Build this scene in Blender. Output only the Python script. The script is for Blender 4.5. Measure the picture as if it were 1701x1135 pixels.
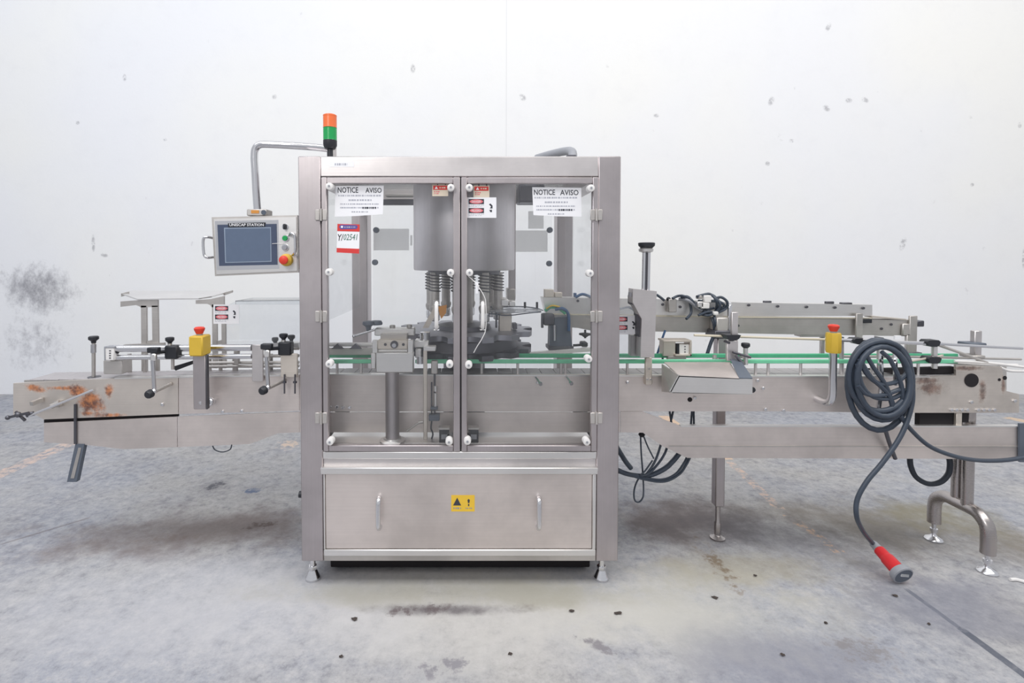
import bpy, bmesh, math, random
from mathutils import Vector, Matrix, Euler

random.seed(7)
scene = bpy.context.scene
COL = scene.collection
for o in list(bpy.data.objects):
    bpy.data.objects.remove(o)

# ------------------------------------------------------------------ camera
F = 859.0                      # focal length in pixels of a 1701 px wide frame
CX, CY = 778.0, 454.0          # where the optical axis meets the frame
TH = math.radians(1.6)         # downward pitch
HC = 1.578                     # eye height
cam = bpy.data.cameras.new('camera')
cam.sensor_width = 36.0
cam.lens = 36.0 * F / 1701.0
cam.shift_x = (850.5 - CX) / 1701.0
cam.shift_y = -(567.5 - CY) / 1701.0
cam.clip_end = 100
camo = bpy.data.objects.new('camera', cam)
camo.location = (0, 0, HC)
camo.rotation_euler = (math.radians(90) - TH, 0, 0)
COL.objects.link(camo)
scene.camera = camo

# ------------------------------------------------------------------ view, world, lamps
vs = scene.view_settings
vs.view_transform = 'Standard'
vs.look = 'None'
vs.gamma = 1.0
vs.use_curve_mapping = False
vs.exposure = 0.12
world = bpy.data.worlds.new('hall_daylight')
scene.world = world
world.use_nodes = True
bg = world.node_tree.nodes['Background']
bg.inputs[0].default_value = (0.93, 0.95, 1.0, 1)
bg.inputs[1].default_value = 0.58


def area(name, loc, aim, sx, sy, power, col):
    l = bpy.data.lights.new(name, 'AREA')
    l.shape = 'RECTANGLE'
    l.size, l.size_y = sx, sy
    l.energy = power
    l.color = col
    o = bpy.data.objects.new(name, l)
    o.location = loc
    o.rotation_euler = (Vector(aim) - Vector(loc)).to_track_quat('-Z', 'Y').to_euler()
    COL.objects.link(o)
    return o


area('ceiling_lamp', (-4.2, 0.4, 7.2), (-3.6, 4.6, 0.6), 5.0, 2.6, 180, (0.92, 0.95, 1.0))
area('ceiling_lamp', (0.8, 0.2, 7.2), (0.8, 4.6, 0.6), 5.0, 2.6, 160, (1.0, 0.98, 0.97))
area('ceiling_lamp', (5.8, 0.4, 7.2), (5.4, 4.6, 0.6), 5.0, 2.6, 190, (1.0, 0.97, 0.90))
area('bay_lamp', (-1.6, -0.6, 3.4), (0.2, 2.9, 0.8), 0.9, 0.6, 30, (1.0, 0.97, 0.94))


# ------------------------------------------------------------------ geometry helpers
def P(u, v, Y):
    """the point at depth Y that photo position (u, v) shows"""
    a = (u - CX) / F
    b = -(v - CY) / F
    dy = b * math.sin(TH) + math.cos(TH)
    dz = b * math.cos(TH) - math.sin(TH)
    t = Y / dy
    return Vector((a * t, Y, HC + dz * t))


def FL(u, v, z=0.0):
    """the point at height z that photo position (u, v) shows"""
    a = (u - CX) / F
    b = -(v - CY) / F
    dy = b * math.sin(TH) + math.cos(TH)
    dz = b * math.cos(TH) - math.sin(TH)
    t = (z - HC) / dz
    return Vector((a * t, dy * t, z))


def spline(pts, n=6):
    pts = [Vector(p) for p in pts]
    if len(pts) < 3:
        return pts
    out = []
    closed = (pts[0] - pts[-1]).length < 1e-6
    for i in range(len(pts) - 1):
        p1, p2 = pts[i], pts[i + 1]
        p0 = pts[i - 1] if i > 0 else (pts[-2] if closed else p1 * 2 - p2)
        p3 = pts[i + 2] if i + 2 < len(pts) else (pts[1] if closed else p2 * 2 - p1)
        for k in range(n):
            t = k / n
            out.append(0.5 * ((2 * p1) + (p2 - p0) * t + (2 * p0 - 5 * p1 + 4 * p2 - p3) * t * t + (3 * p1 - p0 - 3 * p2 + p3) * t ** 3))
    out.append(pts[-1])
    return out


class MB:
    def __init__(s):
        s.bm = bmesh.new()

    def box(s, x0, x1, y0, y1, z0, z1, bev=0.002):
        x0, x1 = min(x0, x1), max(x0, x1)
        y0, y1 = min(y0, y1), max(y0, y1)
        z0, z1 = min(z0, z1), max(z0, z1)
        m = Matrix.Translation(((x0 + x1) / 2, (y0 + y1) / 2, (z0 + z1) / 2)) @ Matrix.Diagonal((x1 - x0, y1 - y0, z1 - z0, 1))
        r = bmesh.ops.create_cube(s.bm, size=1, matrix=m)
        bev = min(bev, 0.3 * min(x1 - x0, y1 - y0, z1 - z0))
        if bev > 0.0002:
            es = list({e for v in r['verts'] for e in v.link_edges})
            bmesh.ops.bevel(s.bm, geom=es, offset=bev, segments=1, affect='EDGES')
        return s

    def pb(s, u0, v0, u1, v1, Y0, Y1, bev=0.002):
        """box whose front at depth Y0 spans a photo rectangle, back at depth Y1"""
        a, b = P(u0, v0, Y0), P(u1, v1, Y0)
        return s.box(a.x, b.x, Y0, Y1, b.z, a.z, bev)

    def prism(s, pts, d):
        d = Vector(d)
        f = [s.bm.verts.new(p) for p in pts]
        k = [s.bm.verts.new(Vector(p) + d) for p in pts]
        n = len(pts)
        s.bm.faces.new(f)
        s.bm.faces.new(k[::-1])
        for i in range(n):
            j = (i + 1) % n
            s.bm.faces.new((f[j], f[i], k[i], k[j]))
        return s

    def pp(s, uv, Y0, Y1):
        return s.prism([P(u, v, Y0) for u, v in uv], (0, Y1 - Y0, 0))

    def bar(s, p, q, w, h, up=(0, 0, 1)):
        """square bar from p to q"""
        p, q = Vector(p), Vector(q)
        d = (q - p).normalized()
        u = Vector(up)
        if abs(d.dot(u)) > 0.98:
            u = Vector((0, 1, 0))
        a = d.cross(u).normalized()
        b = a.cross(d).normalized()
        c = [p + a * (i * w / 2) + b * (j * h / 2) for i, j in ((-1, -1), (1, -1), (1, 1), (-1, 1))]
        return s.prism(c, q - p)

    def tube(s, pts, r, seg=10, n=6, smooth=True, radii=None):
        pts = spline(pts, n) if smooth else [Vector(p) for p in pts]
        rings = []
        prev = None
        N = len(pts)
        for i, p in enumerate(pts):
            d = (pts[min(i + 1, N - 1)] - pts[max(i - 1, 0)])
            if d.length < 1e-9:
                d = Vector((0, 0, 1))
            d.normalize()
            if prev is None:
                a = d.orthogonal().normalized()
            else:
                a = (prev - d * prev.dot(d))
                a = a.normalized() if a.length > 1e-6 else d.orthogonal().normalized()
            prev = a
            b = d.cross(a)
            rr = r if radii is None else radii[0] + (radii[1] - radii[0]) * i / (N - 1)
            rings.append([s.bm.verts.new(p + (a * math.cos(2 * math.pi * k / seg) + b * math.sin(2 * math.pi * k / seg)) * rr) for k in range(seg)])
        for A, B in zip(rings, rings[1:]):
            for k in range(seg):
                s.bm.faces.new((A[k], A[(k + 1) % seg], B[(k + 1) % seg], B[k]))
        s.bm.faces.new(rings[0][::-1])
        s.bm.faces.new(rings[-1])
        return s

    def cyl(s, p, q, r, r2=None, seg=18):
        return s.tube([p, q], r, seg, smooth=False, radii=(r, r if r2 is None else r2))

    def lathe(s, prof, org, axis=(0, 0, 1), seg=20):
        """prof: (radius, height) pairs turned round axis"""
        org, ax = Vector(org), Vector(axis).normalized()
        a = ax.orthogonal().normalized()
        b = ax.cross(a)
        rings = []
        for r, h in prof:
            rings.append([s.bm.verts.new(org + ax * h + (a * math.cos(2 * math.pi * k / seg) + b * math.sin(2 * math.pi * k / seg)) * max(r, 1e-5)) for k in range(seg)])
        for A, B in zip(rings, rings[1:]):
            for k in range(seg):
                s.bm.faces.new((A[k], A[(k + 1) % seg], B[(k + 1) % seg], B[k]))
        s.bm.faces.new(rings[0][::-1])
        s.bm.faces.new(rings[-1])
        return s

    def ball(s, c, r, seg=16):
        prof = [(r * math.sin(math.pi * i / 10), -r * math.cos(math.pi * i / 10)) for i in range(11)]
        return s.lathe(prof, c, seg=seg)


ORG = {}


def setp(o, label=None, cat=None, group=None, kind=None):
    if label: o['label'] = label
    if cat: o['category'] = cat
    if group: o['group'] = group
    if kind: o['kind'] = kind
    return o


def thing(name, label, cat, loc, group=None):
    o = bpy.data.objects.new(name, None)
    o.empty_display_size = 0.05
    COL.objects.link(o)
    o.location = loc
    ORG[o.name] = Vector(loc)
    return setp(o, label, cat, group)


def build(name, mb, mat, parent=None, label=None, smooth=True, origin=None):
    org = ORG[parent.name] if parent else Vector(origin or (0, 0, 0))
    bmesh.ops.recalc_face_normals(mb.bm, faces=mb.bm.faces)
    me = bpy.data.meshes.new(name)
    mb.bm.to_mesh(me)
    mb.bm.free()
    me.transform(Matrix.Translation(-org))
    if smooth:
        me.polygons.foreach_set('use_smooth', [True] * len(me.polygons))
        me.set_sharp_from_angle(angle=math.radians(38))
    me.materials.append(mat)
    o = bpy.data.objects.new(name, me)
    COL.objects.link(o)
    ORG[o.name] = org
    if parent:
        o.parent = parent
    else:
        o.location = org
    if label:
        o['label'] = label
    return o


def again(o, off, parent=None):
    """another object sharing o's mesh, moved by off"""
    c = o.copy()
    COL.objects.link(c)
    c.parent = parent or o.parent
    c.location = o.location + Vector(off)
    ORG[c.name] = ORG[o.name]
    return c


def copy_thing(root, loc, label=None):
    c = root.copy()
    COL.objects.link(c)
    c.location = loc
    ORG[c.name] = Vector(loc)
    if label:
        c['label'] = label
    for ch in [x for x in bpy.data.objects if x.parent == root]:
        d = ch.copy()
        COL.objects.link(d)
        d.parent = c
        for g in [x for x in bpy.data.objects if x.parent == ch]:
            e = g.copy()
            COL.objects.link(e)
            e.parent = d
    return c


# ------------------------------------------------------------------ materials
def newmat(name):
    m = bpy.data.materials.new(name)
    m.use_nodes = True
    return m, m.node_tree, m.node_tree.nodes['Principled BSDF']


def N(nt, t, **kw):
    n = nt.nodes.new(t)
    for k, v in kw.items():
        setattr(n, k, v)
    return n


def lin(c):
    return tuple(((x / 255) / 12.92 if x <= 10 else ((x / 255 + 0.055) / 1.055) ** 2.4) for x in c) + (1,)


def plain(name, rgb, rough=0.5, metal=0.0, spec=0.5, noise=0.06):
    m, nt, b = newmat(name)
    tc = N(nt, 'ShaderNodeTexCoord')
    nz = N(nt, 'ShaderNodeTexNoise')
    nz.inputs['Scale'].default_value = 35
    nz.inputs['Detail'].default_value = 4
    nt.links.new(tc.outputs['Object'], nz.inputs['Vector'])
    mix = N(nt, 'ShaderNodeMix', data_type='RGBA')
    c = lin(rgb)
    mix.inputs[6].default_value = tuple(x * (1 - noise) for x in c[:3]) + (1,)
    mix.inputs[7].default_value = tuple(min(1, x * (1 + noise)) for x in c[:3]) + (1,)
    nt.links.new(nz.outputs['Fac'], mix.inputs[0])
    nt.links.new(mix.outputs[2], b.inputs['Base Color'])
    b.inputs['Roughness'].default_value = rough
    b.inputs['Metallic'].default_value = metal
    b.inputs['Specular IOR Level'].default_value = spec
    return m


def math_node(nt, op, a, b=None, c=None, clamp=False):
    n = N(nt, 'ShaderNodeMath', operation=op)
    n.use_clamp = clamp
    for i, x in enumerate((a, b, c)):
        if x is None:
            continue
        if isinstance(x, (int, float)):
            n.inputs[i].default_value = x
        else:
            nt.links.new(x, n.inputs[i])
    return n.outputs[0]


def noise_of(nt, vec, scale, detail=5, rough=0.55, sc=None):
    n = N(nt, 'ShaderNodeTexNoise')
    n.inputs['Scale'].default_value = scale
    n.inputs['Detail'].default_value = detail
    n.inputs['Roughness'].default_value = rough
    if sc:
        mp = N(nt, 'ShaderNodeMapping')
        mp.inputs['Scale'].default_value = sc
        nt.links.new(vec, mp.inputs['Vector'])
        vec = mp.outputs[0]
    nt.links.new(vec, n.inputs['Vector'])
    return n.outputs['Fac']


def ramp(nt, x, lo, hi, a=0.0, b=1.0):
    n = N(nt, 'ShaderNodeMapRange', interpolation_type='SMOOTHSTEP')
    n.inputs['From Min'].default_value = lo
    n.inputs['From Max'].default_value = hi
    n.inputs['To Min'].default_value = a
    n.inputs['To Max'].default_value = b
    nt.links.new(x, n.inputs['Value'])
    return n.outputs[0]


def blob(nt, vec, c, r, rot=0.0, axis='Z', soft=0.7):
    """1 inside an ellipse about c with radii r, falling to 0 at its edge"""
    mp = N(nt, 'ShaderNodeMapping', vector_type='TEXTURE')
    mp.inputs['Location'].default_value = c
    mp.inputs['Rotation'].default_value = (0, rot, 0) if axis == 'Y' else (0, 0, rot)
    mp.inputs['Scale'].default_value = r
    nt.links.new(vec, mp.inputs['Vector'])
    ln = N(nt, 'ShaderNodeVectorMath', operation='LENGTH')
    nt.links.new(mp.outputs[0], ln.inputs[0])
    return ramp(nt, ln.outputs['Value'], 1.0 - soft, 1.0, 1.0, 0.0)


def mixc(nt, fac, a, b, blend='MIX'):
    n = N(nt, 'ShaderNodeMix', data_type='RGBA', blend_type=blend)
    if isinstance(fac, (int, float)):
        n.inputs[0].default_value = fac
    else:
        nt.links.new(fac, n.inputs[0])
    for i, x in ((6, a), (7, b)):
        if isinstance(x, tuple):
            n.inputs[i].default_value = x
        else:
            nt.links.new(x, n.inputs[i])
    return n.outputs[2]


def steel(name, rgb=(205, 200, 200), rough=0.3, grain=(3, 3, 160), rust=None, dirt_sheen=0.12, rustc=((96, 44, 26), (204, 128, 72))):
    m, nt, b = newmat(name)
    tc = N(nt, 'ShaderNodeTexCoord')
    v = tc.outputs['Object']
    streak = noise_of(nt, v, 1.0, 3, 0.6, grain)
    blotch = noise_of(nt, v, 2.6, 5, 0.6)
    c0 = lin(rgb)
    col = mixc(nt, ramp(nt, blotch, 0.3, 0.75), tuple(x * (1 - dirt_sheen) for x in c0[:3]) + (1,), tuple(min(1, x * (1 + dirt_sheen)) for x in c0[:3]) + (1,))
    col = mixc(nt, math_node(nt, 'MULTIPLY', streak, 0.22), col, tuple(x * 0.6 for x in c0[:3]) + (1,))
    rg = math_node(nt, 'ADD', math_node(nt, 'MULTIPLY', streak, 0.16), rough - 0.08)
    rg = math_node(nt, 'ADD', rg, math_node(nt, 'MULTIPLY', blotch, 0.10))
    metal = 1.0
    if rust:
        mask = None
        for c, r, rot in rust:
            k = blob(nt, v, c, tuple(1.35 * x for x in r), rot, 'Y', 1.0)
            mask = k if mask is None else math_node(nt, 'MAXIMUM', mask, k)
        nz = noise_of(nt, v, 15, 8, 0.72)
        mk = ramp(nt, math_node(nt, 'ADD', math_node(nt, 'MULTIPLY', mask, 0.75), math_node(nt, 'MULTIPLY', nz, 1.6)), 1.05, 1.55)
        rc = mixc(nt, ramp(nt, noise_of(nt, v, 26, 5, 0.7), 0.36, 0.64), lin(rustc[0]), lin(rustc[1]))
        col = mixc(nt, math_node(nt, 'MULTIPLY', mk, 0.9), col, rc)
        rg = math_node(nt, 'ADD', rg, math_node(nt, 'MULTIPLY', mk, 0.4), clamp=True)
        metal = math_node(nt, 'SUBTRACT', 1.0, math_node(nt, 'MULTIPLY', mk, 0.8))
        nt.links.new(metal, b.inputs['Metallic'])
    else:
        b.inputs['Metallic'].default_value = 1.0
    nt.links.new(col, b.inputs['Base Color'])
    nt.links.new(rg, b.inputs['Roughness'])
    bp = N(nt, 'ShaderNodeBump')
    bp.inputs['Strength'].default_value = 0.04
    bp.inputs['Distance'].default_value = 0.002
    nt.links.new(streak, bp.inputs['Height'])
    nt.links.new(bp.outputs[0], b.inputs['Normal'])
    return m


def glass(name, tint=(0.97, 0.98, 0.98), haze=0.0, refl=0.9):
    m, nt, b = newmat(name)
    out = nt.nodes['Material Output']
    tr = N(nt, 'ShaderNodeBsdfTransparent')
    tr.inputs[0].default_value = tint + (1,)
    gl = N(nt, 'ShaderNodeBsdfGlossy')
    gl.inputs['Roughness'].default_value = 0.03
    fr = N(nt, 'ShaderNodeFresnel')
    fr.inputs['IOR'].default_value = 1.45
    mx = N(nt, 'ShaderNodeMixShader')
    nt.links.new(math_node(nt, 'MULTIPLY', fr.outputs[0], refl), mx.inputs[0])
    nt.links.new(tr.outputs[0], mx.inputs[1])
    nt.links.new(gl.outputs[0], mx.inputs[2])
    last = mx.outputs[0]
    if haze:
        tc = N(nt, 'ShaderNodeTexCoord')
        nz = noise_of(nt, tc.outputs['Object'], 14, 6, 0.7)
        df = N(nt, 'ShaderNodeBsdfDiffuse')
        df.inputs[0].default_value = (0.85, 0.87, 0.9, 1)
        m2 = N(nt, 'ShaderNodeMixShader')
        nt.links.new(math_node(nt, 'MULTIPLY', nz, haze), m2.inputs[0])
        nt.links.new(last, m2.inputs[1])
        nt.links.new(df.outputs[0], m2.inputs[2])
        last = m2.outputs[0]
    nt.links.new(last, out.inputs['Surface'])
    return m


M = {}
M['steel'] = steel('brushed_steel_horizontal', (222, 217, 216), 0.40)
M['steel_v'] = steel('brushed_steel_upright', (194, 187, 188), 0.40, (160, 160, 3))
M['steel_panel'] = steel('brushed_steel_panel', (230, 221, 216), 0.46, (2, 2, 120), dirt_sheen=0.14)  # blotchy tone in the colour imitates uneven reflections on the panels
M['steel_light'] = steel('polished_light_steel', (236, 234, 232), 0.36, dirt_sheen=0.06)
M['steel_dull'] = steel('dull_grey_steel', (206, 202, 198), 0.48, dirt_sheen=0.18)
M['steel_dark'] = steel('dark_oily_steel', (112, 112, 118), 0.42, dirt_sheen=0.25)
M['tube'] = steel('stand_tube_steel', (186, 180, 178), 0.24, dirt_sheen=0.1)
M['steel_mid'] = steel('grey_wheel_steel', (160, 160, 168), 0.36, dirt_sheen=0.2)
M['chrome'] = steel('chrome', (225, 225, 228), 0.14, dirt_sheen=0.03)
M['drum'] = steel('drum_steel', (226, 222, 225), 0.40, (100, 100, 2), dirt_sheen=0.1)
M['glass'] = glass('clear_pane', (0.992, 0.994, 0.994), 0.04, 0.8)
M['pc'] = glass('clear_guard_sheet', (0.955, 0.965, 0.975), 0.10)
M['side_glass'] = glass('clear_side_sheet', (0.985, 0.988, 0.99), 0.10, 0.15)
M['disc'] = glass('clear_acrylic', (0.86, 0.88, 0.92), 0.5)
M['white'] = plain('white_plastic', (232, 230, 228), 0.45)
M['paper'] = plain('white_paper', (243, 243, 246), 0.7, noise=0.02)
M['grey_label'] = plain('grey_label_back', (205, 205, 208), 0.7, noise=0.03)
def translucent(name, rgb):
    m, nt, b = newmat(name)
    out = nt.nodes['Material Output']
    tl = N(nt, 'ShaderNodeBsdfTranslucent')
    tl.inputs[0].default_value = lin(rgb)
    tc = N(nt, 'ShaderNodeTexCoord')
    nz = noise_of(nt, tc.outputs['Object'], 20, 3)
    b.inputs['Base Color'].default_value = lin(rgb)
    b.inputs['Roughness'].default_value = 0.8
    mx = N(nt, 'ShaderNodeMixShader')
    nt.links.new(ramp(nt, nz, 0, 1, 0.7, 0.8), mx.inputs[0])
    nt.links.new(b.outputs[0], mx.inputs[1])
    nt.links.new(tl.outputs[0], mx.inputs[2])
    nt.links.new(mx.outputs[0], out.inputs['Surface'])
    return m


M['grey_label'] = translucent('grey_label_back', (250, 250, 250))
M['cream'] = plain('cream_label', (226, 212, 192), 0.7, noise=0.05)
M['black'] = plain('black_plastic', (38, 40, 46), 0.45)
M['rubber'] = plain('black_rubber', (44, 50, 60), 0.55, noise=0.2)
M['ink'] = plain('dark_ink', (62, 64, 72), 0.8)
M['ink_grey'] = plain('grey_ink', (178, 180, 190), 0.8)
M['ink_green'] = plain('green_marker', (70, 120, 105), 0.8)
M['red'] = plain('red_print', (214, 60, 58), 0.55)
M['pink'] = plain('pink_red_print', (232, 120, 128), 0.6)
M['purple'] = plain('purple_print', (92, 84, 156), 0.6)
M['red_plastic'] = plain('red_plastic', (208, 40, 46), 0.4)
M['button_red'] = plain('button_red', (218, 62, 44), 0.4)
M['yellow'] = plain('yellow_plastic', (212, 176, 60), 0.5)
M['yellow_sticker'] = plain('yellow_print', (236, 194, 62), 0.6)
M['orange'] = plain('orange_lens', (240, 118, 66), 0.3)
M['green_lens'] = plain('green_lens', (30, 158, 84), 0.25)
M['green'] = plain('green_guide_plastic', (118, 206, 164), 0.5, noise=0.12)
M['green_dark'] = plain('dark_green_guide_plastic', (84, 180, 138), 0.5, noise=0.12)
M['screen'] = plain('screen_bezel', (70, 80, 102), 0.30)
M['lcd'] = plain('dark_display', (92, 106, 128), 0.22)
M['lcd_line'] = plain('display_edge', (140, 154, 172), 0.4)
M['brass'] = plain('orange_cap', (206, 140, 62), 0.45)
M['grey_plastic'] = plain('grey_plastic', (150, 152, 158), 0.5)
M['face_grey'] = plain('dark_grey_face', (92, 100, 112), 0.5)
M['blue_cable'] = plain('blue_cable', (60, 92, 130), 0.5)
M['cable'] = plain('dark_blue_grey_cable', (62, 71, 84), 0.42, noise=0.15)
M['tan'] = steel('tan_steel', (230, 222, 212), 0.5)
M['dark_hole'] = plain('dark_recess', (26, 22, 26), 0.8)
M['underside'] = plain('dark_red_primer', (96, 40, 40), 0.8)
M['leaf'] = plain('dry_leaf', (70, 62, 58), 0.9)
M['belt'] = plain('grey_belt', (168, 164, 166), 0.5, noise=0.1)
M['rail_white'] = plain('white_rail', (226, 224, 222), 0.4)
M['beige'] = plain('beige_rod', (206, 198, 178), 0.45)

# ------------------------------------------------------------------ setting
YW = 5.98


def wall_mat():
    m, nt, b = newmat('painted_white_wall')
    tc = N(nt, 'ShaderNodeTexCoord')
    v = tc.outputs['Object']
    base = mixc(nt, ramp(nt, noise_of(nt, v, 0.35, 3), 0.35, 0.65), lin((237, 238, 241)), lin((240, 240, 238)))
    base = mixc(nt, ramp(nt, noise_of(nt, v, 3.0, 6, 0.7), 0.45, 0.85, 0, 0.12), base, lin((205, 206, 212)))
    # faint scuffs
    sc = ramp(nt, noise_of(nt, v, 5.5, 4, 0.65, (1.0, 1, 0.7)), 0.685, 0.74, 0, 0.22)
    base = mixc(nt, sc, base, lin((170, 168, 172)))
    # scraped grey patch
    c = P(62, 480, YW)
    k = blob(nt, v, (c.x, YW, c.z), (0.85, 1, 0.55), 0.15, 'Y', 1.0)
    c2 = P(60, 570, YW)
    k2 = blob(nt, v, (c2.x, YW, c2.z), (0.8, 1, 0.7), 0, 'Y', 1.0)
    n1 = noise_of(nt, v, 9, 9, 0.78, (1, 1, 0.8))
    kk = math_node(nt, 'MAXIMUM', math_node(nt, 'MULTIPLY', k, 0.85), math_node(nt, 'MULTIPLY', k2, 0.55))
    mk = ramp(nt, math_node(nt, 'ADD', kk, math_node(nt, 'MULTIPLY', n1, 1.7)), 1.08, 1.95, 0, 0.75)
    mk = math_node(nt, 'MULTIPLY', mk, ramp(nt, kk, 0.0, 0.2))
    base = mixc(nt, mk, base, lin((104, 102, 112)))
    # small individual marks
    marks = [(155, 405, 4, 18, 0), (173, 424, 8, 4, .2), (207, 129, 4, 7, 0), (456, 161, 5, 5, 0), (129, 204, 4, 4, 0), (1376, 45, 5, 9, .5), (1281, 168, 6, 9, .4),
             (1410, 167, 7, 5, 0), (1437, 166, 8, 5, .5), (1373, 180, 8, 6, .6), (1694, 208, 4, 6, 0), (1615, 307, 4, 4, 0), (1500, 405, 6, 14, .3), (868, 162, 8, 6, .7),
             (1315, 234, 5, 4, 0), (686, 114, 5, 9, 0), (1090, 192, 6, 4, 0), (1700, 430, 3, 20, 0), (1275, 272, 5, 5, 0), (274, 232, 4, 3, 0)]
    for (u, w, ru, rv, rot) in marks:
        c = P(u, w, YW)
        s = YW / F
        k = blob(nt, v, (c.x, YW, c.z), (ru * s, 1, rv * s), rot, 'Y', 0.6)
        base = mixc(nt, math_node(nt, 'MULTIPLY', math_node(nt, 'MULTIPLY', k, 0.5), ramp(nt, noise_of(nt, v, 28, 4, 0.7), 0.35, 0.6)), base, lin((120, 118, 126)))
    # hairline joint
    c = P(841, 200, YW)
    sx = N(nt, 'ShaderNodeSeparateXYZ')
    nt.links.new(v, sx.inputs[0])
    d = math_node(nt, 'ABSOLUTE', math_node(nt, 'SUBTRACT', sx.outputs[0], c.x))
    ln = ramp(nt, d, 0.002, 0.007, 0.16, 0.0)
    base = mixc(nt, ln, base, lin((120, 120, 130)))
    nt.links.new(base, b.inputs['Base Color'])
    b.inputs['Roughness'].default_value = 0.75
    b.inputs['Specular IOR Level'].default_value = 0.25
    bp = N(nt, 'ShaderNodeBump')
    bp.inputs['Strength'].default_value = 0.15
    bp.inputs['Distance'].default_value = 0.01
    nt.links.new(noise_of(nt, v, 25, 6, 0.7), bp.inputs['Height'])
    nt.links.new(bp.outputs[0], b.inputs['Normal'])
    return m


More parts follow.
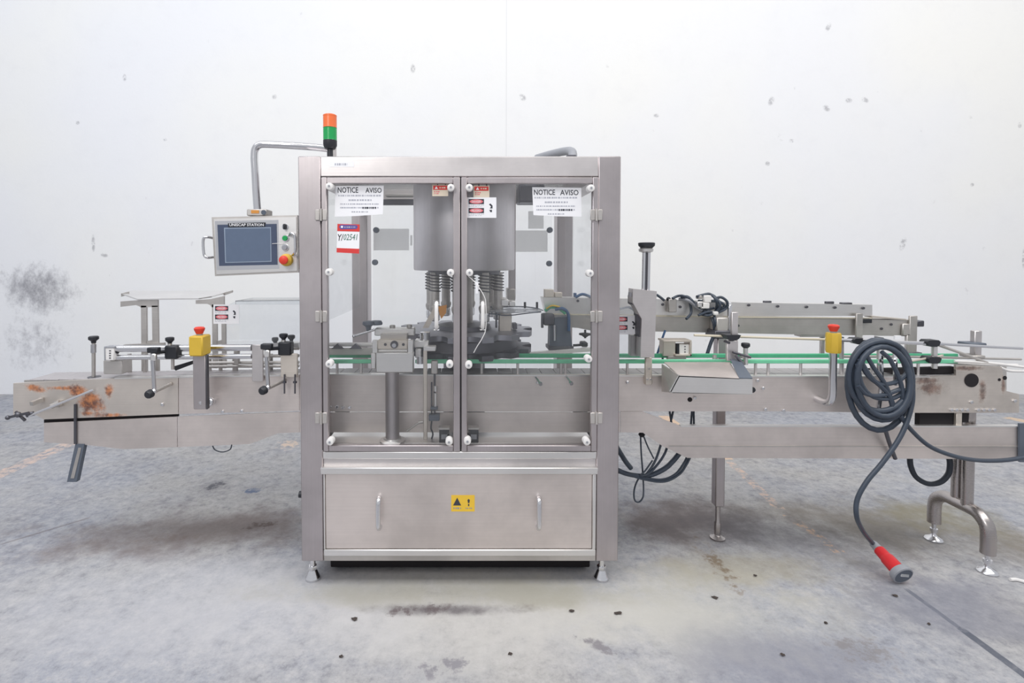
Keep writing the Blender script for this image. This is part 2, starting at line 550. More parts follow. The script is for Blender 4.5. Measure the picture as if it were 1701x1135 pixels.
def floor_mat():
    m, nt, b = newmat('worn_concrete')
    tc = N(nt, 'ShaderNodeTexCoord')
    v = tc.outputs['Object']
    n_big = noise_of(nt, v, 0.75, 5, 0.6)
    n_mid = noise_of(nt, v, 2.4, 7, 0.68)
    n_fine = noise_of(nt, v, 16, 8, 0.75)
    base = mixc(nt, ramp(nt, n_big, 0.35, 0.65), lin((156, 159, 168)), lin((170, 168, 166)))
    base = mixc(nt, ramp(nt, n_mid, 0.44, 0.70, 0, 0.45), base, lin((126, 127, 135)))
    base = mixc(nt, ramp(nt, n_fine, 0.44, 0.66, 0, 0.55), base, lin((194, 192, 192)))
    n_grain = noise_of(nt, v, 55, 6, 0.8)
    base = mixc(nt, ramp(nt, n_grain, 0.48, 0.66, 0, 0.35), base, lin((118, 118, 124)))
    base = mixc(nt, ramp(nt, n_fine, 0.48, 0.34, 0, 0.5), base, lin((112, 112, 120)))

    def st(u, w, ru, rv, rot, col, amt, thr=(0.25, 0.55), nz=None):
        nonlocal base
        c = FL(u, w)
        g = 1.5 if ru > 0.3 else 1.25
        k = blob(nt, v, (c.x, c.y, 0), (ru * g, rv * g, 1), rot, 'Z', 1.0)
        small = ru < 0.3
        nn = ramp(nt, n_fine, 0.33, 0.67) if small else n_mid
        mk = ramp(nt, math_node(nt, 'ADD', math_node(nt, 'MULTIPLY', k, 0.8), math_node(nt, 'MULTIPLY', nn, 0.8 if small else 1.6)), 0.82 if small else 1.0, 1.35 if small else 1.65, 0, amt)
        mk = math_node(nt, 'MULTIPLY', mk, ramp(nt, k, 0.0, 0.25))
        base = mixc(nt, mk, base, lin(col))
    # pale cleaner ground in front
    st(820, 1010, 1.5, 0.55, 0, (196, 194, 190), 0.75, (0.12, 0.5))
    st(330, 1010, 1.3, 0.5, 0, (190, 190, 194), 0.6, (0.15, 0.5))
    st(1150, 1010, 0.9, 0.4, 0, (190, 188, 180), 0.6, (0.15, 0.5))
    # brown damp ground under the line
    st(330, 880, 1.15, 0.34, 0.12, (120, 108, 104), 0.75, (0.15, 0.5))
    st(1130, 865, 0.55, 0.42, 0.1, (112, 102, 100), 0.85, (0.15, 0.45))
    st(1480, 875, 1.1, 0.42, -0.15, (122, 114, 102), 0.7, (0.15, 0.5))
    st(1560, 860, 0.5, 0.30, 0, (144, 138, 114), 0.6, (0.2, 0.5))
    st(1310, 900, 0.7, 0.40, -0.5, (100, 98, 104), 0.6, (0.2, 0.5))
    st(1250, 945, 0.7, 0.25, 0.1, (160, 154, 136), 0.6, (0.15, 0.5))
    st(765, 985, 1.2, 0.16, 0, (148, 144, 128), 0.6, (0.15, 0.5))
    st(1190, 935, 0.09, 0.36, 0, (112, 94, 72), 0.8, (0.2, 0.45))
    st(1600, 1010, 0.6, 0.3, 0.2, (126, 128, 140), 0.6, (0.2, 0.5))
    st(1280, 1095, 0.5, 0.25, 0, (128, 130, 144), 0.6, (0.2, 0.5))
    # separate dark smears
    st(745, 1013, 0.40, 0.06, 0, (84, 78, 84), 0.9, (0.2, 0.4))
    st(700, 1013, 0.28, 0.06, 0.1, (98, 88, 90), 0.85, (0.25, 0.42))
    st(434, 873, 0.16, 0.09, 0.3, (92, 80, 76), 0.9, (0.2, 0.4))
    st(357, 808, 0.11, 0.16, -0.3, (84, 84, 92), 0.9, (0.2, 0.4))
    st(420, 814, 0.11, 0.13, -0.3, (84, 100, 128), 0.9, (0.2, 0.4))
    st(480, 738, 0.15, 0.2, 0.2, (214, 190, 168), 0.8, (0.2, 0.45))
    st(735, 1108, 0.18, 0.08, 0.3, (124, 122, 130), 0.8, (0.2, 0.4))
    st(1000, 1075, 0.22, 0.05, -0.5, (120, 116, 122), 0.8, (0.2, 0.4))
    st(1430, 1083, 0.24, 0.15, 0, (120, 116, 118), 0.7, (0.3, 0.5), n_fine)
    st(280, 895, 0.25, 0.08, 0.2, (120, 108, 104), 0.7, (0.2, 0.45))

    # worn paint lines and the sawn joint: bands between two floor points
    def band(p, q, w, col, amt, thr, nz):
        nonlocal base
        a, c = FL(*p), FL(*q)
        mid = (a + c) / 2
        L = (c - a).length / 2
        ang = math.atan2(c.y - a.y, c.x - a.x)
        mp = N(nt, 'ShaderNodeMapping', vector_type='TEXTURE')
        mp.inputs['Location'].default_value = (mid.x, mid.y, 0)
        mp.inputs['Rotation'].default_value = (0, 0, ang)
        nt.links.new(v, mp.inputs['Vector'])
        sp = N(nt, 'ShaderNodeSeparateXYZ')
        nt.links.new(mp.outputs[0], sp.inputs[0])
        ax = ramp(nt, math_node(nt, 'ABSOLUTE', sp.outputs[0]), L - 0.05, L + 0.05, 1, 0)
        ay = ramp(nt, math_node(nt, 'ABSOLUTE', sp.outputs[1]), w * 0.6, w, 1, 0)
        k = math_node(nt, 'MULTIPLY', ax, ay)
        mk = ramp(nt, math_node(nt, 'MULTIPLY', k, nz), thr[0], thr[1], 0, amt)
        base = mixc(nt, mk, base, lin(col))
    band((-60, 815), (135, 728), 0.10, (222, 190, 170), 0.7, (0.40, 0.62), n_fine)
    band((1210, 765), (1300, 850), 0.05, (214, 182, 160), 0.75, (0.44, 0.62), n_fine)
    band((1300, 850), (1405, 925), 0.05, (206, 166, 130), 0.75, (0.48, 0.62), n_fine)
    band((1100, 690), (1210, 765), 0.07, (222, 190, 160), 0.8, (0.25, 0.5), n_fine)
    band((1668, 693), (1760, 712), 0.08, (216, 190, 160), 0.8, (0.25, 0.5), n_fine)
    band((1500, 975), (1600, 1048), 0.017, (84, 90, 106), 0.6, (0.30, 0.56), n_fine)
    band((1590, 1040), (1760, 1165), 0.024, (70, 77, 92), 0.8, (0.24, 0.48), n_fine)
    band((0, 905), (150, 860), 0.012, (110, 100, 100), 0.5, (0.2, 0.4), n_fine)
    nt.links.new(base, b.inputs['Base Color'])
    nt.links.new(ramp(nt, n_mid, 0.3, 0.7, 0.55, 0.78), b.inputs['Roughness'])
    b.inputs['Specular IOR Level'].default_value = 0.35
    bp = N(nt, 'ShaderNodeBump')
    bp.inputs['Strength'].default_value = 0.12
    bp.inputs['Distance'].default_value = 0.01
    nt.links.new(n_fine, bp.inputs['Height'])
    nt.links.new(bp.outputs[0], b.inputs['Normal'])
    return m


o = build('floor', MB().box(-12, 12, -9, YW + 0.2, -0.2, 0, 0), floor_mat(), smooth=False)
setp(o, 'worn grey concrete floor with brown stains and faded paint lines', None, None, 'structure')
o = build('wall_back', MB().box(-12, 12, YW, YW + 0.2, 0, 7.6, 0), wall_mat(), smooth=False)
setp(o, 'bright white painted wall with a scuffed grey patch', None, None, 'structure')


# ------------------------------------------------------------------ lettering helpers
def text(parent, name, s, u0, v0, u1, v1, Y, mat, bold=0.0, label=None, shear=0.0):
    cu = bpy.data.curves.new(name, 'FONT')
    cu.body = s
    cu.offset = bold
    cu.shear = shear
    cu.resolution_u = 2
    to = bpy.data.objects.new(name, cu)
    COL.objects.link(to)
    dg = bpy.context.evaluated_depsgraph_get()
    me = bpy.data.meshes.new_from_object(to.evaluated_get(dg))
    bpy.data.objects.remove(to)
    xs = [v.co.x for v in me.vertices]
    ys = [v.co.y for v in me.vertices]
    a, b = P(u0, v0, Y), P(u1, v1, Y)
    sx = (b.x - a.x) / (max(xs) - min(xs))
    sz = (a.z - b.z) / (max(ys) - min(ys))
    org = ORG[parent.name]
    for v in me.vertices:
        v.co = Vector((a.x + (v.co.x - min(xs)) * sx, Y, b.z + (v.co.y - min(ys)) * sz)) - org
    me.materials.clear()
    me.materials.append(mat)
    ob = bpy.data.objects.new(name, me)
    COL.objects.link(ob)
    ob.parent = parent
    ORG[ob.name] = org
    if label:
        ob['label'] = label
    return ob


def dashes(parent, name, rows, Y, mat):
    """rows of fine illegible print: (u0, u1, v, height)"""
    mb = MB()
    rnd = random.Random(3)
    for (u0, u1, v, h) in rows:
        u = u0
        while u < u1:
            w = rnd.choice((1.2, 2.0, 2.6, 3.4))
            mb.pb(u, v - h / 2, min(u + w, u1), v + h / 2, Y, Y + 0.0003, 0)
            u += w + rnd.choice((0.7, 0.9, 1.6))
    o = build(name, mb, mat, parent, smooth=False)
    o['kind'] = 'stuff'
    return o


def sticker(parent, name, uv, Y, mat, label=None):
    mb = MB()
    if len(uv) == 4 and not isinstance(uv[0], tuple):
        u0, v0, u1, v1 = uv
        uv = [(u0, v0), (u1, v0), (u1, v1), (u0, v1)]
    mb.pp(uv, Y, Y + 0.0008)
    return build(name, mb, mat, parent, label, smooth=False)


def danger_sign(parent, u0, v0, u1, v1, Y):
    """white warning sign: two black panels with red ovals and a pictogram"""
    s = sticker(parent, 'danger_sign', (u0, v0, u1, v1), Y, M['paper'], 'white sign with red DANGER and PELIGRO ovals')
    w, h = u1 - u0, v1 - v0
    for k, word in ((0.08, 'DANGER'), (0.52, 'PELIGRO')):
        a, b = u0 + 0.06 * w, u0 + 0.58 * w
        c, d = v0 + k * h, v0 + (k + 0.25) * h
        build('sign_panel', MB().pb(a, c, b, d, Y - 0.0006, Y, 0), M['ink'], s, smooth=False)
        mu, mv = (a + b) / 2, (c + d) / 2
        ov = [(mu + (b - a) * 0.44 * math.cos(t * math.pi / 10), mv + (d - c) * 0.42 * math.sin(t * math.pi / 10)) for t in range(20)]
        build('red_oval', MB().pp(ov, Y - 0.001, Y - 0.0006), M['pink'], s, smooth=False)
        text(s, 'lettering', word, mu - (b - a) * 0.3, mv - (d - c) * 0.2, mu + (b - a) * 0.3, mv + (d - c) * 0.2, Y - 0.0013, M['paper'], 0.01)
        dashes(s, 'small_print', [(a, b, d + 0.05 * h, 0.02 * h), (a, b - 3, d + 0.11 * h, 0.02 * h)], Y - 0.0006, M['ink_grey'])
    pu = u0 + 0.8 * w
    pic = MB().pp([(pu - .05 * w, v0 + .34 * h), (pu + .0 * w, v0 + .30 * h), (pu + .07 * w, v0 + .40 * h), (pu + .07 * w, v0 + .54 * h), (pu - .02 * w, v0 + .54 * h), (pu + .02 * w, v0 + .45 * h)], Y - 0.0006, Y)
    pic.pp([(pu - .04 * w, v0 + .62 * h), (pu + .05 * w, v0 + .60 * h), (pu + .05 * w, v0 + .72 * h), (pu, v0 + .72 * h)], Y - 0.0006, Y)
    build('pictogram', pic, M['ink'], s, smooth=False)
    return s

# ------------------------------------------------------------------ capping cabinet
YF, YB = 2.44, 3.70


def zf(v, Y=YF):
    return P(CX, v, Y).z


def xf(u, Y=YF, v=600):
    return P(u, v, Y).x


def pxr(r, Y):
    return r * Y / F


XL, XR = xf(498), xf(1029)
PW = pxr(37, YF)
ZT, ZB = zf(259.5), zf(933)
cab = thing('capping_cabinet', 'tall brushed steel capping cabinet with two clear front doors and notice signs', 'machine', ((XL + XR) / 2, (YF + YB) / 2, 0))
# posts
for (xa, xb) in ((XL, XL + PW), (XR - PW, XR)):
    build('corner_post', MB().box(xa, xb, YF, YF + 0.10, ZB, ZT, 0.004), M['steel_v'], cab)
    build('corner_post', MB().box(xa, xb, YB - 0.15, YB, ZB, ZT, 0.004), M['steel_v'], cab)
zb1 = zf(293.5)
build('top_beam', MB().box(XL + PW, XR - PW, YF, YF + 0.10, zb1, ZT - 0.0005, 0.004), M['steel'], cab)
build('top_beam', MB().box(XL + PW, XR - PW, YB - 0.10, YB, zb1, ZT - 0.0005, 0.004), M['steel'], cab)
for (xa, xb) in ((XL + 0.002, XL + PW - 0.002), (XR - PW + 0.002, XR - 0.002)):
    build('side_beam', MB().box(xa, xb, YF + 0.10, YB - 0.15, zb1, ZT - 0.0005, 0.004), M['steel'], cab)
# roof: a clear sheet carried by a steel mounting plate
build('roof_sheet', MB().box(XL + PW, XR - PW, YF + 0.10, YB - 0.10, ZT - 0.012, ZT - 0.004, 0), M['glass'], cab, 'clear roof sheet')
xm0, xm1 = xf(690, 2.93), xf(850, 2.93)
build('mounting_plate', MB().box(xm0, xm1, YF + 0.10, YB - 0.10, ZT - 0.045, ZT - 0.015, 0.003), M['steel'], cab)
build('roof_bracket', MB().pb(862, 306, 905, 336, 3.35, 3.55, 0.01), M['steel_dark'], cab)
build('roof_rail', MB().pb(640, 322, 690, 326, 3.42, 3.5, 0.002), M['steel_dull'], cab)
build('roof_rail', MB().pb(612, 331, 690, 340, 3.44, 3.5, 0.004), M['steel_dark'], cab)
# bottom
zt_tab = zf(742)
build('table_plate', MB().box(XL + PW, XR - PW, YF + 0.045, YB - 0.10, zt_tab - 0.02, zt_tab, 0.002), M['steel_light'], cab, 'bright steel table plate')
build('sill_beam', MB().box(XL + PW, XR - PW, YF - 0.002, YF + 0.045, zf(763), zf(750.5), 0.004), M['steel_light'], cab)
build('recess_panel', MB().box(XL + PW, XR - PW, YF + 0.012, YF + 0.03, zf(777), zf(763), 0.001), M['steel'], cab)
build('base_beam', MB().box(XL + PW, XR - PW, YF + 0.002, YF + 0.10, ZB, zf(923.5), 0.003), M['steel_dull'], cab)
build('base_plate', MB().box(XL + 0.02, XR - 0.02, YF + 0.012, YB - 0.01, ZB + 0.006, ZB + 0.016, 0), M['underside'], cab, 'dark red underside plate', smooth=False)
for (xa, xb) in ((XL + 0.004, XL + 0.02), (XR - 0.02, XR - 0.004)):
    build('side_panel', MB().box(xa, xb, YF + 0.10, YB - 0.15, ZB, zt_tab, 0.002), M['steel_dull'], cab)
build('back_panel', MB().box(XL + PW, XR - PW, YB - 0.03, YB - 0.012, ZB, zt_tab, 0.002), M['steel_dull'], cab)
build('under_shade_block', MB().box(XL + 0.10, XR - 0.10, YF + 0.14, YB - 0.1, 0.012, ZB, 0.004), M['dark_hole'], cab, 'dark block added for the shade under the cabinet', smooth=False)  # added dark body, stands in for the deep shade below the cabinet
for (ua, ub) in ((533.6, 537), (764.2, 766.6), (991.5, 995)):
    build('door_seal', MB().box(xf(ua), xf(ub), YF + 0.006, YF + 0.024, zf(750), zf(294), 0), M['black'], cab, 'dark door seal', smooth=False)
# lower front cover: raised trim, panel, grip handles
x0, x1 = XL + PW + 0.003, XR - PW - 0.003
tr = MB().box(x0 - 0.012, x1 + 0.008, YF - 0.014, YF + 0.02, zf(787), zf(775.5), 0.004)
tr.box(x0, x1, YF - 0.010, YF + 0.02, zf(923), zf(912), 0.004)
tr.box(x0, xf(538.5), YF - 0.006, YF + 0.02, zf(912), zf(787), 0.002)
tr.box(xf(985.5), x1, YF - 0.006, YF + 0.02, zf(912), zf(787), 0.002)
build('panel_trim', tr, M['steel_light'], cab)
build('lower_panel', MB().box(xf(539), xf(985), YF - 0.001, YF + 0.02, zf(911.5), zf(787.5), 0.002), M['steel_panel'], cab, 'wide flat lower cover panel')
for u in (627.5, 896.5):
    hx = xf(u, YF - 0.03)
    za, zc = zf(826), zf(874)
    hb = MB().tube([(hx, YF - 0.001, za), (hx, YF - 0.022, za), (hx, YF - 0.035, za - 0.018), (hx, YF - 0.038, (za + zc) / 2), (hx, YF - 0.035, zc + 0.018), (hx, YF - 0.022, zc), (hx, YF - 0.001, zc)], 0.0118, 12)
    build('grip_handle', hb, M['chrome'], cab, 'bright bow handle')
# warning plate, name strip
s = sticker(cab, 'warning_sticker', (749.5, 823, 788.5, 850), YF - 0.0025, M['yellow_sticker'], 'yellow warning plate with black triangle')
build('triangle', MB().pp([(752.5, 840), (759.5, 827), (766, 840)], YF - 0.0031, YF - 0.0026), M['ink'], s, smooth=False)
ex = MB().pp([(776.5, 831), (778.5, 829), (780.5, 831), (779.6, 836), (777.4, 836)], YF - 0.0031, YF - 0.0026)
ex.pp([(777.4, 837.5), (779.6, 837.5), (779.4, 841), (777.6, 841)], YF - 0.0031, YF - 0.0026)
build('symbol', ex, M['ink'], s, smooth=False)
dashes(s, 'small_print', [(753, 766, 844.5, 2.5), (773, 784, 844.5, 1.6)], YF - 0.0031, M['grey_plastic'])
s = sticker(cab, 'name_strip', (547, 268.5, 588, 277.5), YF - 0.0008, M['paper'])
dashes(s, 'small_print', [(556, 577, 273, 3.5)], YF - 0.0013, M['ink_grey'])
# levelling feet
foot0 = None
fx, fy = xf(516, YF + 0.06), YF + 0.065
ft = MB().lathe([(0.034, 0), (0.036, 0.012), (0.03, 0.022), (0.022, 0.042), (0.016, 0.05), (0.013, 0.06), (0.013, ZB + 0.002)], (fx, fy, 0))
ft.lathe([(0.02, 0.05), (0.022, 0.055), (0.022, 0.066), (0.02, 0.07)], (fx, fy, 0), seg=6)
foot0 = build('levelling_foot', ft, M['chrome'], cab, 'shiny threaded levelling foot')
fx2 = xf(1002, YF + 0.06)
again(foot0, (fx2 - fx, 0, 0))
again(foot0, (0, YB - YF - 0.13, 0))
again(foot0, (fx2 - fx, YB - YF - 0.13, 0))
kn = MB().cyl((XL - 0.004, 2.50, zf(831)), (XL - 0.028, 2.50, zf(831)), 0.016).cyl((XL, 2.5, zf(831)), (XL - 0.01, 2.5, zf(831)), 0.008)
build('side_latch', kn, M['black'], cab)


def door(u0, u1, uin0, uin1, hinge_u, knob_uv, handle_u, lab):
    Y0, Y1 = YF - 0.004, YF + 0.028
    d = MB()
    z0, z1 = zf(750), zf(294.5)
    za, zc = zf(740), zf(305)
    a, b, c, e = xf(u0), xf(uin0), xf(uin1), xf(u1)
    d.box(a, b, Y0, Y1, z0, z1, 0.003).box(c, e, Y0, Y1, z0, z1, 0.003)
    d.box(b, c, Y0 + 0.0005, Y1, z0, za, 0.003).box(b, c, Y0 + 0.0005, Y1, zc, z1, 0.003)
    r = build('glass_door', d, M['steel_v'], cab, lab)
    build('pane', MB().box(b - 0.004, c + 0.004, Y1 - 0.008, Y1 - 0.003, za - 0.004, zc + 0.004, 0), M['glass'], r, smooth=False)
    k0 = None
    for (u, v) in knob_uv:
        p = P(u, v, Y0 - 0.010)
        if k0 is None:
            kb = MB().lathe([(0.008, -0.016), (0.0165, -0.013), (0.0175, 0), (0.0175, 0.022)], p, (0, 1, 0), 16)
            k0 = build('fastener_cap', kb, M['white'], r, 'white round fastener cap')
            f0 = p
            sc = MB().lathe([(0.0055, -0.0005), (0.0055, 0.004)], p + Vector((0, -0.0172, 0)), (0, 1, 0), 10)
            s0 = build('screw', sc, M['grey_plastic'], r)
        else:
            again(k0, p - f0)
            again(s0, p - f0)
    for v in (357, 526, 695):
        h = MB().pb(hinge_u - 10, v - 9, hinge_u - 2.2, v + 9, Y0 - 0.006, Y0 + 0.001, 0.002).pb(hinge_u + 2.2, v - 9, hinge_u + 10, v + 9, Y0 - 0.006, Y0 + 0.001, 0.002)
        p = P(hinge_u, v - 10, Y0 - 0.004)
        q = P(hinge_u, v + 10, Y0 - 0.004)
        h.cyl((p.x, p.y, p.z), (p.x, p.y, q.z), 0.0065, seg=12)
        build('hinge', h, M['steel_dull'], r)
    p, q = P(handle_u, 503, Y0 - 0.03), P(handle_u, 546, Y0 - 0.03)
    x = p.x
    hb = MB().tube([(x, Y0 + 0.002, p.z - .006), (x, Y0 - 0.02, p.z - .004), (x, Y0 - 0.032, p.z - 0.03), (x, Y0 - 0.032, q.z + 0.03), (x, Y0 - 0.02, q.z + .004), (x, Y0 + 0.002, q.z + .006)], 0.009, 10)
    build('pull_handle', hb, M['white'], r, 'white plastic pull handle')
    build('handle_mount', MB().pb(handle_u - 5, 499, handle_u + 5, 507, Y0 + 0.0, Y0 + 0.02), M['glass'], r)
    build('handle_mount', MB().pb(handle_u - 5, 542, handle_u + 5, 549, Y0 + 0.0, Y0 + 0.02), M['glass'], r)
    return r


dl = door(536.2, 764.5, 545, 753, 533, [(548, 310), (547, 452), (547.5, 604), (549, 733), (749, 312), (748.5, 453), (747, 605), (746, 733)], 725, 'clear door framed in steel, hinged on the control panel side')
dr = door(766.2, 992.2, 776, 982.5, 991, [(779.5, 312), (780, 453), (778.5, 606), (776.5, 732), (981, 313), (979.5, 454), (977, 596), (974, 733)], 802, 'clear door framed in steel, hinged on the outfeed side')
# side and back glazing
for x in (XL + PW * 0.5, XR - PW * 0.5):
    build('side_pane', MB().box(x - 0.003, x + 0.003, YF + 0.11, YB - 0.16, zf(545), zb1 - 0.001, 0), M['side_glass'], cab, smooth=False)
build('back_pane', MB().box(XL + PW + 0.03, XR - PW - 0.03, YB - 0.085, YB - 0.08, zt_tab + 0.01, zb1 - 0.01, 0), M['glass'], cab, smooth=False)
# door knobs of the back doors seen through
kb = None
for (u, v) in ((624, 382), (622, 436), (914, 382), (913, 438)):
    p = P(u, v, YB - 0.17)
    if kb is None:
        kb = build('rear_latch', MB().lathe([(0.016, 0), (0.02, 0.01), (0.02, 0.035), (0.012, 0.04)], p, (0, 1, 0)), M['face_grey'], cab)
        p0 = p
    else:
        again(kb, p - p0)
# labels seen from behind on the back pane
YL = YB - 0.087


def label_back(u0, v0, u1, v1, lab):
    m = MB()
    m.bm.faces.new([m.bm.verts.new(P(u, v, YL)) for u, v in ((u0, v0), (u1, v0), (u1, v1), (u0, v1))])
    return build('label_back', m, M['grey_label'], cab, lab, smooth=False)


label_back(620.5, 380, 679.5, 416, 'plain grey back of a label')
label_back(852.5, 383, 909.5, 418.5, 'plain grey back of a label')
label_back(877.5, 351, 903, 380, 'plain grey back of a label')
label_back(681.5, 391, 685, 408, 'narrow grey strip')
# signs on the front doors
YS = YF + 0.0195 - 0.0015


def notice(uv, tu, lab, dx, dy):
    s = sticker(cab, 'notice_sign', uv, YS, M['paper'], lab)
    text(s, 'lettering', 'NOTICE', tu[0], tu[2], tu[1], tu[3], YS - 0.0006, M['ink'], 0.012)
    text(s, 'lettering', 'AVISO', tu[4], tu[6], tu[5], tu[7], YS - 0.0006, M['ink'], 0.012)
    u = dx
    dashes(s, 'small_print', [(u + 3, u + 74, 325 + dy, 2.4), (u + 20, u + 58, 332.5 + dy, 2.6), (u + 6, u + 70, 339 + dy, 2.0), (u + 6, u + 70, 345 + dy, 2.2), (u + 25, u + 52, 352 + dy, 2.0)], YS - 0.0006, M['ink_grey'])
    dashes(s, 'bold_print', [(u + 43, u + 66, 345.3 + dy, 3.0)], YS - 0.0009, M['ink'])


notice([(557, 309), (637.5, 308), (636, 356), (592, 359), (556, 360)], (561, 595, 311, 320.5, 607, 634, 312, 320.5), 'white paper sign reading NOTICE AVISO', 559, 0)
notice([(884, 311), (965.5, 312), (966, 360), (925, 359.5), (886, 357.5)], (887, 922, 315, 324, 930.5, 961, 315.5, 324.5), 'white paper sign reading NOTICE AVISO', 885, 3.5)
s = sticker(cab, 'inventory_tag', [(560.5, 372), (597.5, 373), (596.5, 421.5), (559, 419.5)], YS, M['paper'], 'red and white tag with handwritten digits')
build('tag_header', MB().pp([(560.5, 372), (597.5, 373), (597.3, 385), (560.2, 384)], YS - 0.0006, YS), M['red'], s, smooth=False)
hd = MB().pp([(566, 373.5), (592, 374), (594.5, 377), (592, 380.5), (566, 381), (563, 377)], YS - 0.001, YS - 0.0006)
build('purple_band', hd, M['purple'], s, smooth=False)
build('dot', MB().lathe([(0.0055, 0), (0.0055, 0.0004)], P(568, 377, YS - 0.0015), (0, 1, 0), 12), M['paper'], s)
build('tag_footer', MB().pp([(559.3, 412), (596.8, 413.5), (596.5, 421.5), (559, 419.5)], YS - 0.0006, YS), M['red'], s, smooth=False)
dashes(s, 'small_print', [(572, 590, 377.5, 2.0)], YS - 0.0014, M['ink_grey'])
text(s, 'handwriting', 'Y/', 561, 389, 571, 400, YS - 0.0008, M['ink'], 0.01, shear=0.2)
text(s, 'handwriting', '02541', 571, 389, 594, 399, YS - 0.0008, M['ink_green'], 0.0, shear=0.25)
for (u0, v0, u1, v1) in ((718, 306.5, 744.5, 326), (786.5, 308, 813, 328)):
    s = sticker(cab, 'caution_label', (u0, v0, u1, v1), YS, M['cream'], 'small cream label with red header')
    build('red_header', MB().pb(u0 + 1.5, v0 + 2, u1 - 1.5, v0 + 9, YS - 0.0006, YS, 0), M['red'], s, smooth=False)
    build('triangle', MB().pp([(u0 + 4, v0 + 7.5), (u0 + 6.8, v0 + 3), (u0 + 9.5, v0 + 7.5)], YS - 0.001, YS - 0.0006), M['paper'], s, smooth=False)
    dashes(s, 'small_print', [(u0 + 12, u1 - 3, v0 + 5.5, 2.2)], YS - 0.001, M['cream'])
    dashes(s, 'small_print', [(u0 + 3, u0 + 12, v0 + 12, 1.6), (u0 + 3, u0 + 11, v0 + 15, 1.6)], YS - 0.001, M['pink'])
    tk = MB()
    for du in (9, 22):
        p = P(u0 + du, v0 + 1, YS - 0.001)
        tk.cyl(p, (p.x, p.y, p.z + 0.022), 0.0022, seg=6)
    build('hanging_wire', tk, M['ink'], s)
danger_sign(cab, 775.5, 328, 824.5, 362, YS)

# ------------------------------------------------------------------ conveyor
YC0, YC1 = 2.60, 2.80


def zc(v, Y=YC0):
    return P(CX, v, Y).z


conv = thing('conveyor', 'long brushed steel bottle conveyor running through the cabinet, rusty at its infeed end', 'conveyor', (xf(1594, 2.70), 2.70, 0))
o3 = ORG[conv.name]


def rel(u, v, Y):
    p = P(u, v, Y) - o3
    return (p.x, p.y, p.z)


M['steel_rust'] = steel('rust_stained_steel', (228, 220, 212), 0.46, (2, 2, 120), rust=[
    (rel(152, 672, YC0), (0.11, 0.5, 0.085), 0.3), (rel(130, 650, YC0), (0.07, 0.5, 0.05), 0), (rel(182, 650, YC0), (0.035, 0.5, 0.06), 0.2),
    (rel(158, 688, YC0), (0.13, 0.5, 0.03), 0.1), (rel(185, 690, YC0), (0.11, 0.5, 0.02), 0.0), (rel(60, 646, YC0), (0.08, 0.5, 0.03), 0.2), (rel(100, 645, YC0), (0.12, 0.5, 0.02), 0)], dirt_sheen=0.1)
M['steel_grime'] = steel('grimy_steel', (220, 212, 204), 0.44, (2, 2, 120), rust=[
    (rel(1548, 645, YC0), (0.09, 0.5, 0.05), 0), (rel(1632, 650, YC0), (0.03, 0.5, 0.08), 0), (rel(1667, 640, YC0), (0.02, 0.5, 0.07), 0), (rel(1540, 632, YC0), (0.12, 0.5, 0.03), 0), (rel(1600, 612, YC0), (0.16, 0.5, 0.02), 0)], dirt_sheen=0.2, rustc=((92, 74, 70), (142, 118, 108)))
# front and rear side plates
build('side_plate', MB().pp([(22, 637), (66, 635), (120, 632), (200, 629), (296, 627.5), (296, 688), (73, 697), (60, 690), (22, 690)], YC0, YC0 + 0.012), M['steel_rust'], conv, 'rust stained infeed side plate')
build('side_plate', MB().pp([(297, 627.3), (497, 624), (497, 682.5), (297, 688)], YC0, YC0 + 0.012), M['steel_panel'], conv)
build('side_plate', MB().pp([(497.6, 622.5), (1000, 622.5), (1000, 684), (497.6, 684)], YC0, YC0 + 0.012), M['steel_panel'], conv)
build('side_plate', MB().pp([(1000.8, 622.5), (1290, 626), (1508, 626.5), (1508, 686), (1290, 683.5), (1000.8, 683.5)], YC0, YC0 + 0.012), M['steel_panel'], conv)
ep = [(1508.8, 626.5), (1588, 624), (1588, 607), (1664, 610), (1672, 650), (1693, 655), (1693, 686), (1508.8, 686)]
build('end_plate', MB().pp(ep, YC0, YC0 + 0.012), M['steel_grime'], conv, 'grimy outfeed end plate with round hole')
c = P(1613.5, 632, YC0)
build('bearing_hole', MB().lathe([(pxr(11.5, YC0), -0.003), (pxr(11.5, YC0), 0.002), (pxr(9.5, YC0), 0.002), (pxr(9.5, YC0), -0.0015)], c, (0, 1, 0), 24), M['dark_hole'], conv)
rp = MB().pp([(40, 632), (200, 624), (497, 619), (1000, 617.5), (1588, 621), (1588, 605), (1672, 608), (1672, 648), (1588, 650), (1000, 645), (497, 646), (40, 655)], YC1, YC1 + 0.012)
build('rear_plate', rp, M['steel_dull'], conv)
# belt: long plates linked side by side
zb = zc(619.0, YC0) - 0.012
bt = MB()
nx = 64
xa, xb = P(70, 630, 2.7).x, P(1585, 623, 2.7).x
for i in range(nx):
    a = xa + (xb - xa) * i / nx
    b = xa + (xb - xa) * (i + 1) / nx - 0.002
    zz = zc(624, YC0) + (-0.022 * max(0, (0.32 - i / nx)) / 0.32)
    bt.box(a, b, YC0 + 0.02, YC1 - 0.01, zz - 0.01, zz - 0.003, 0.002)
bt = build('belt', bt, M['belt'], conv)
bt['kind'] = 'stuff'
# top rim
build('top_rim', MB().pp([(497, 621.5), (1290, 625), (1545, 625.5), (1545, 627.2), (1290, 626.8), (497, 623.4)], YC0 - 0.004, YC0 + 0.03).pp([(190, 627.8), (497, 622.8), (497, 624.8), (190, 630)], YC0 - 0.004, YC0 + 0.03), M['steel_light'], conv, 'bright folded top rim')
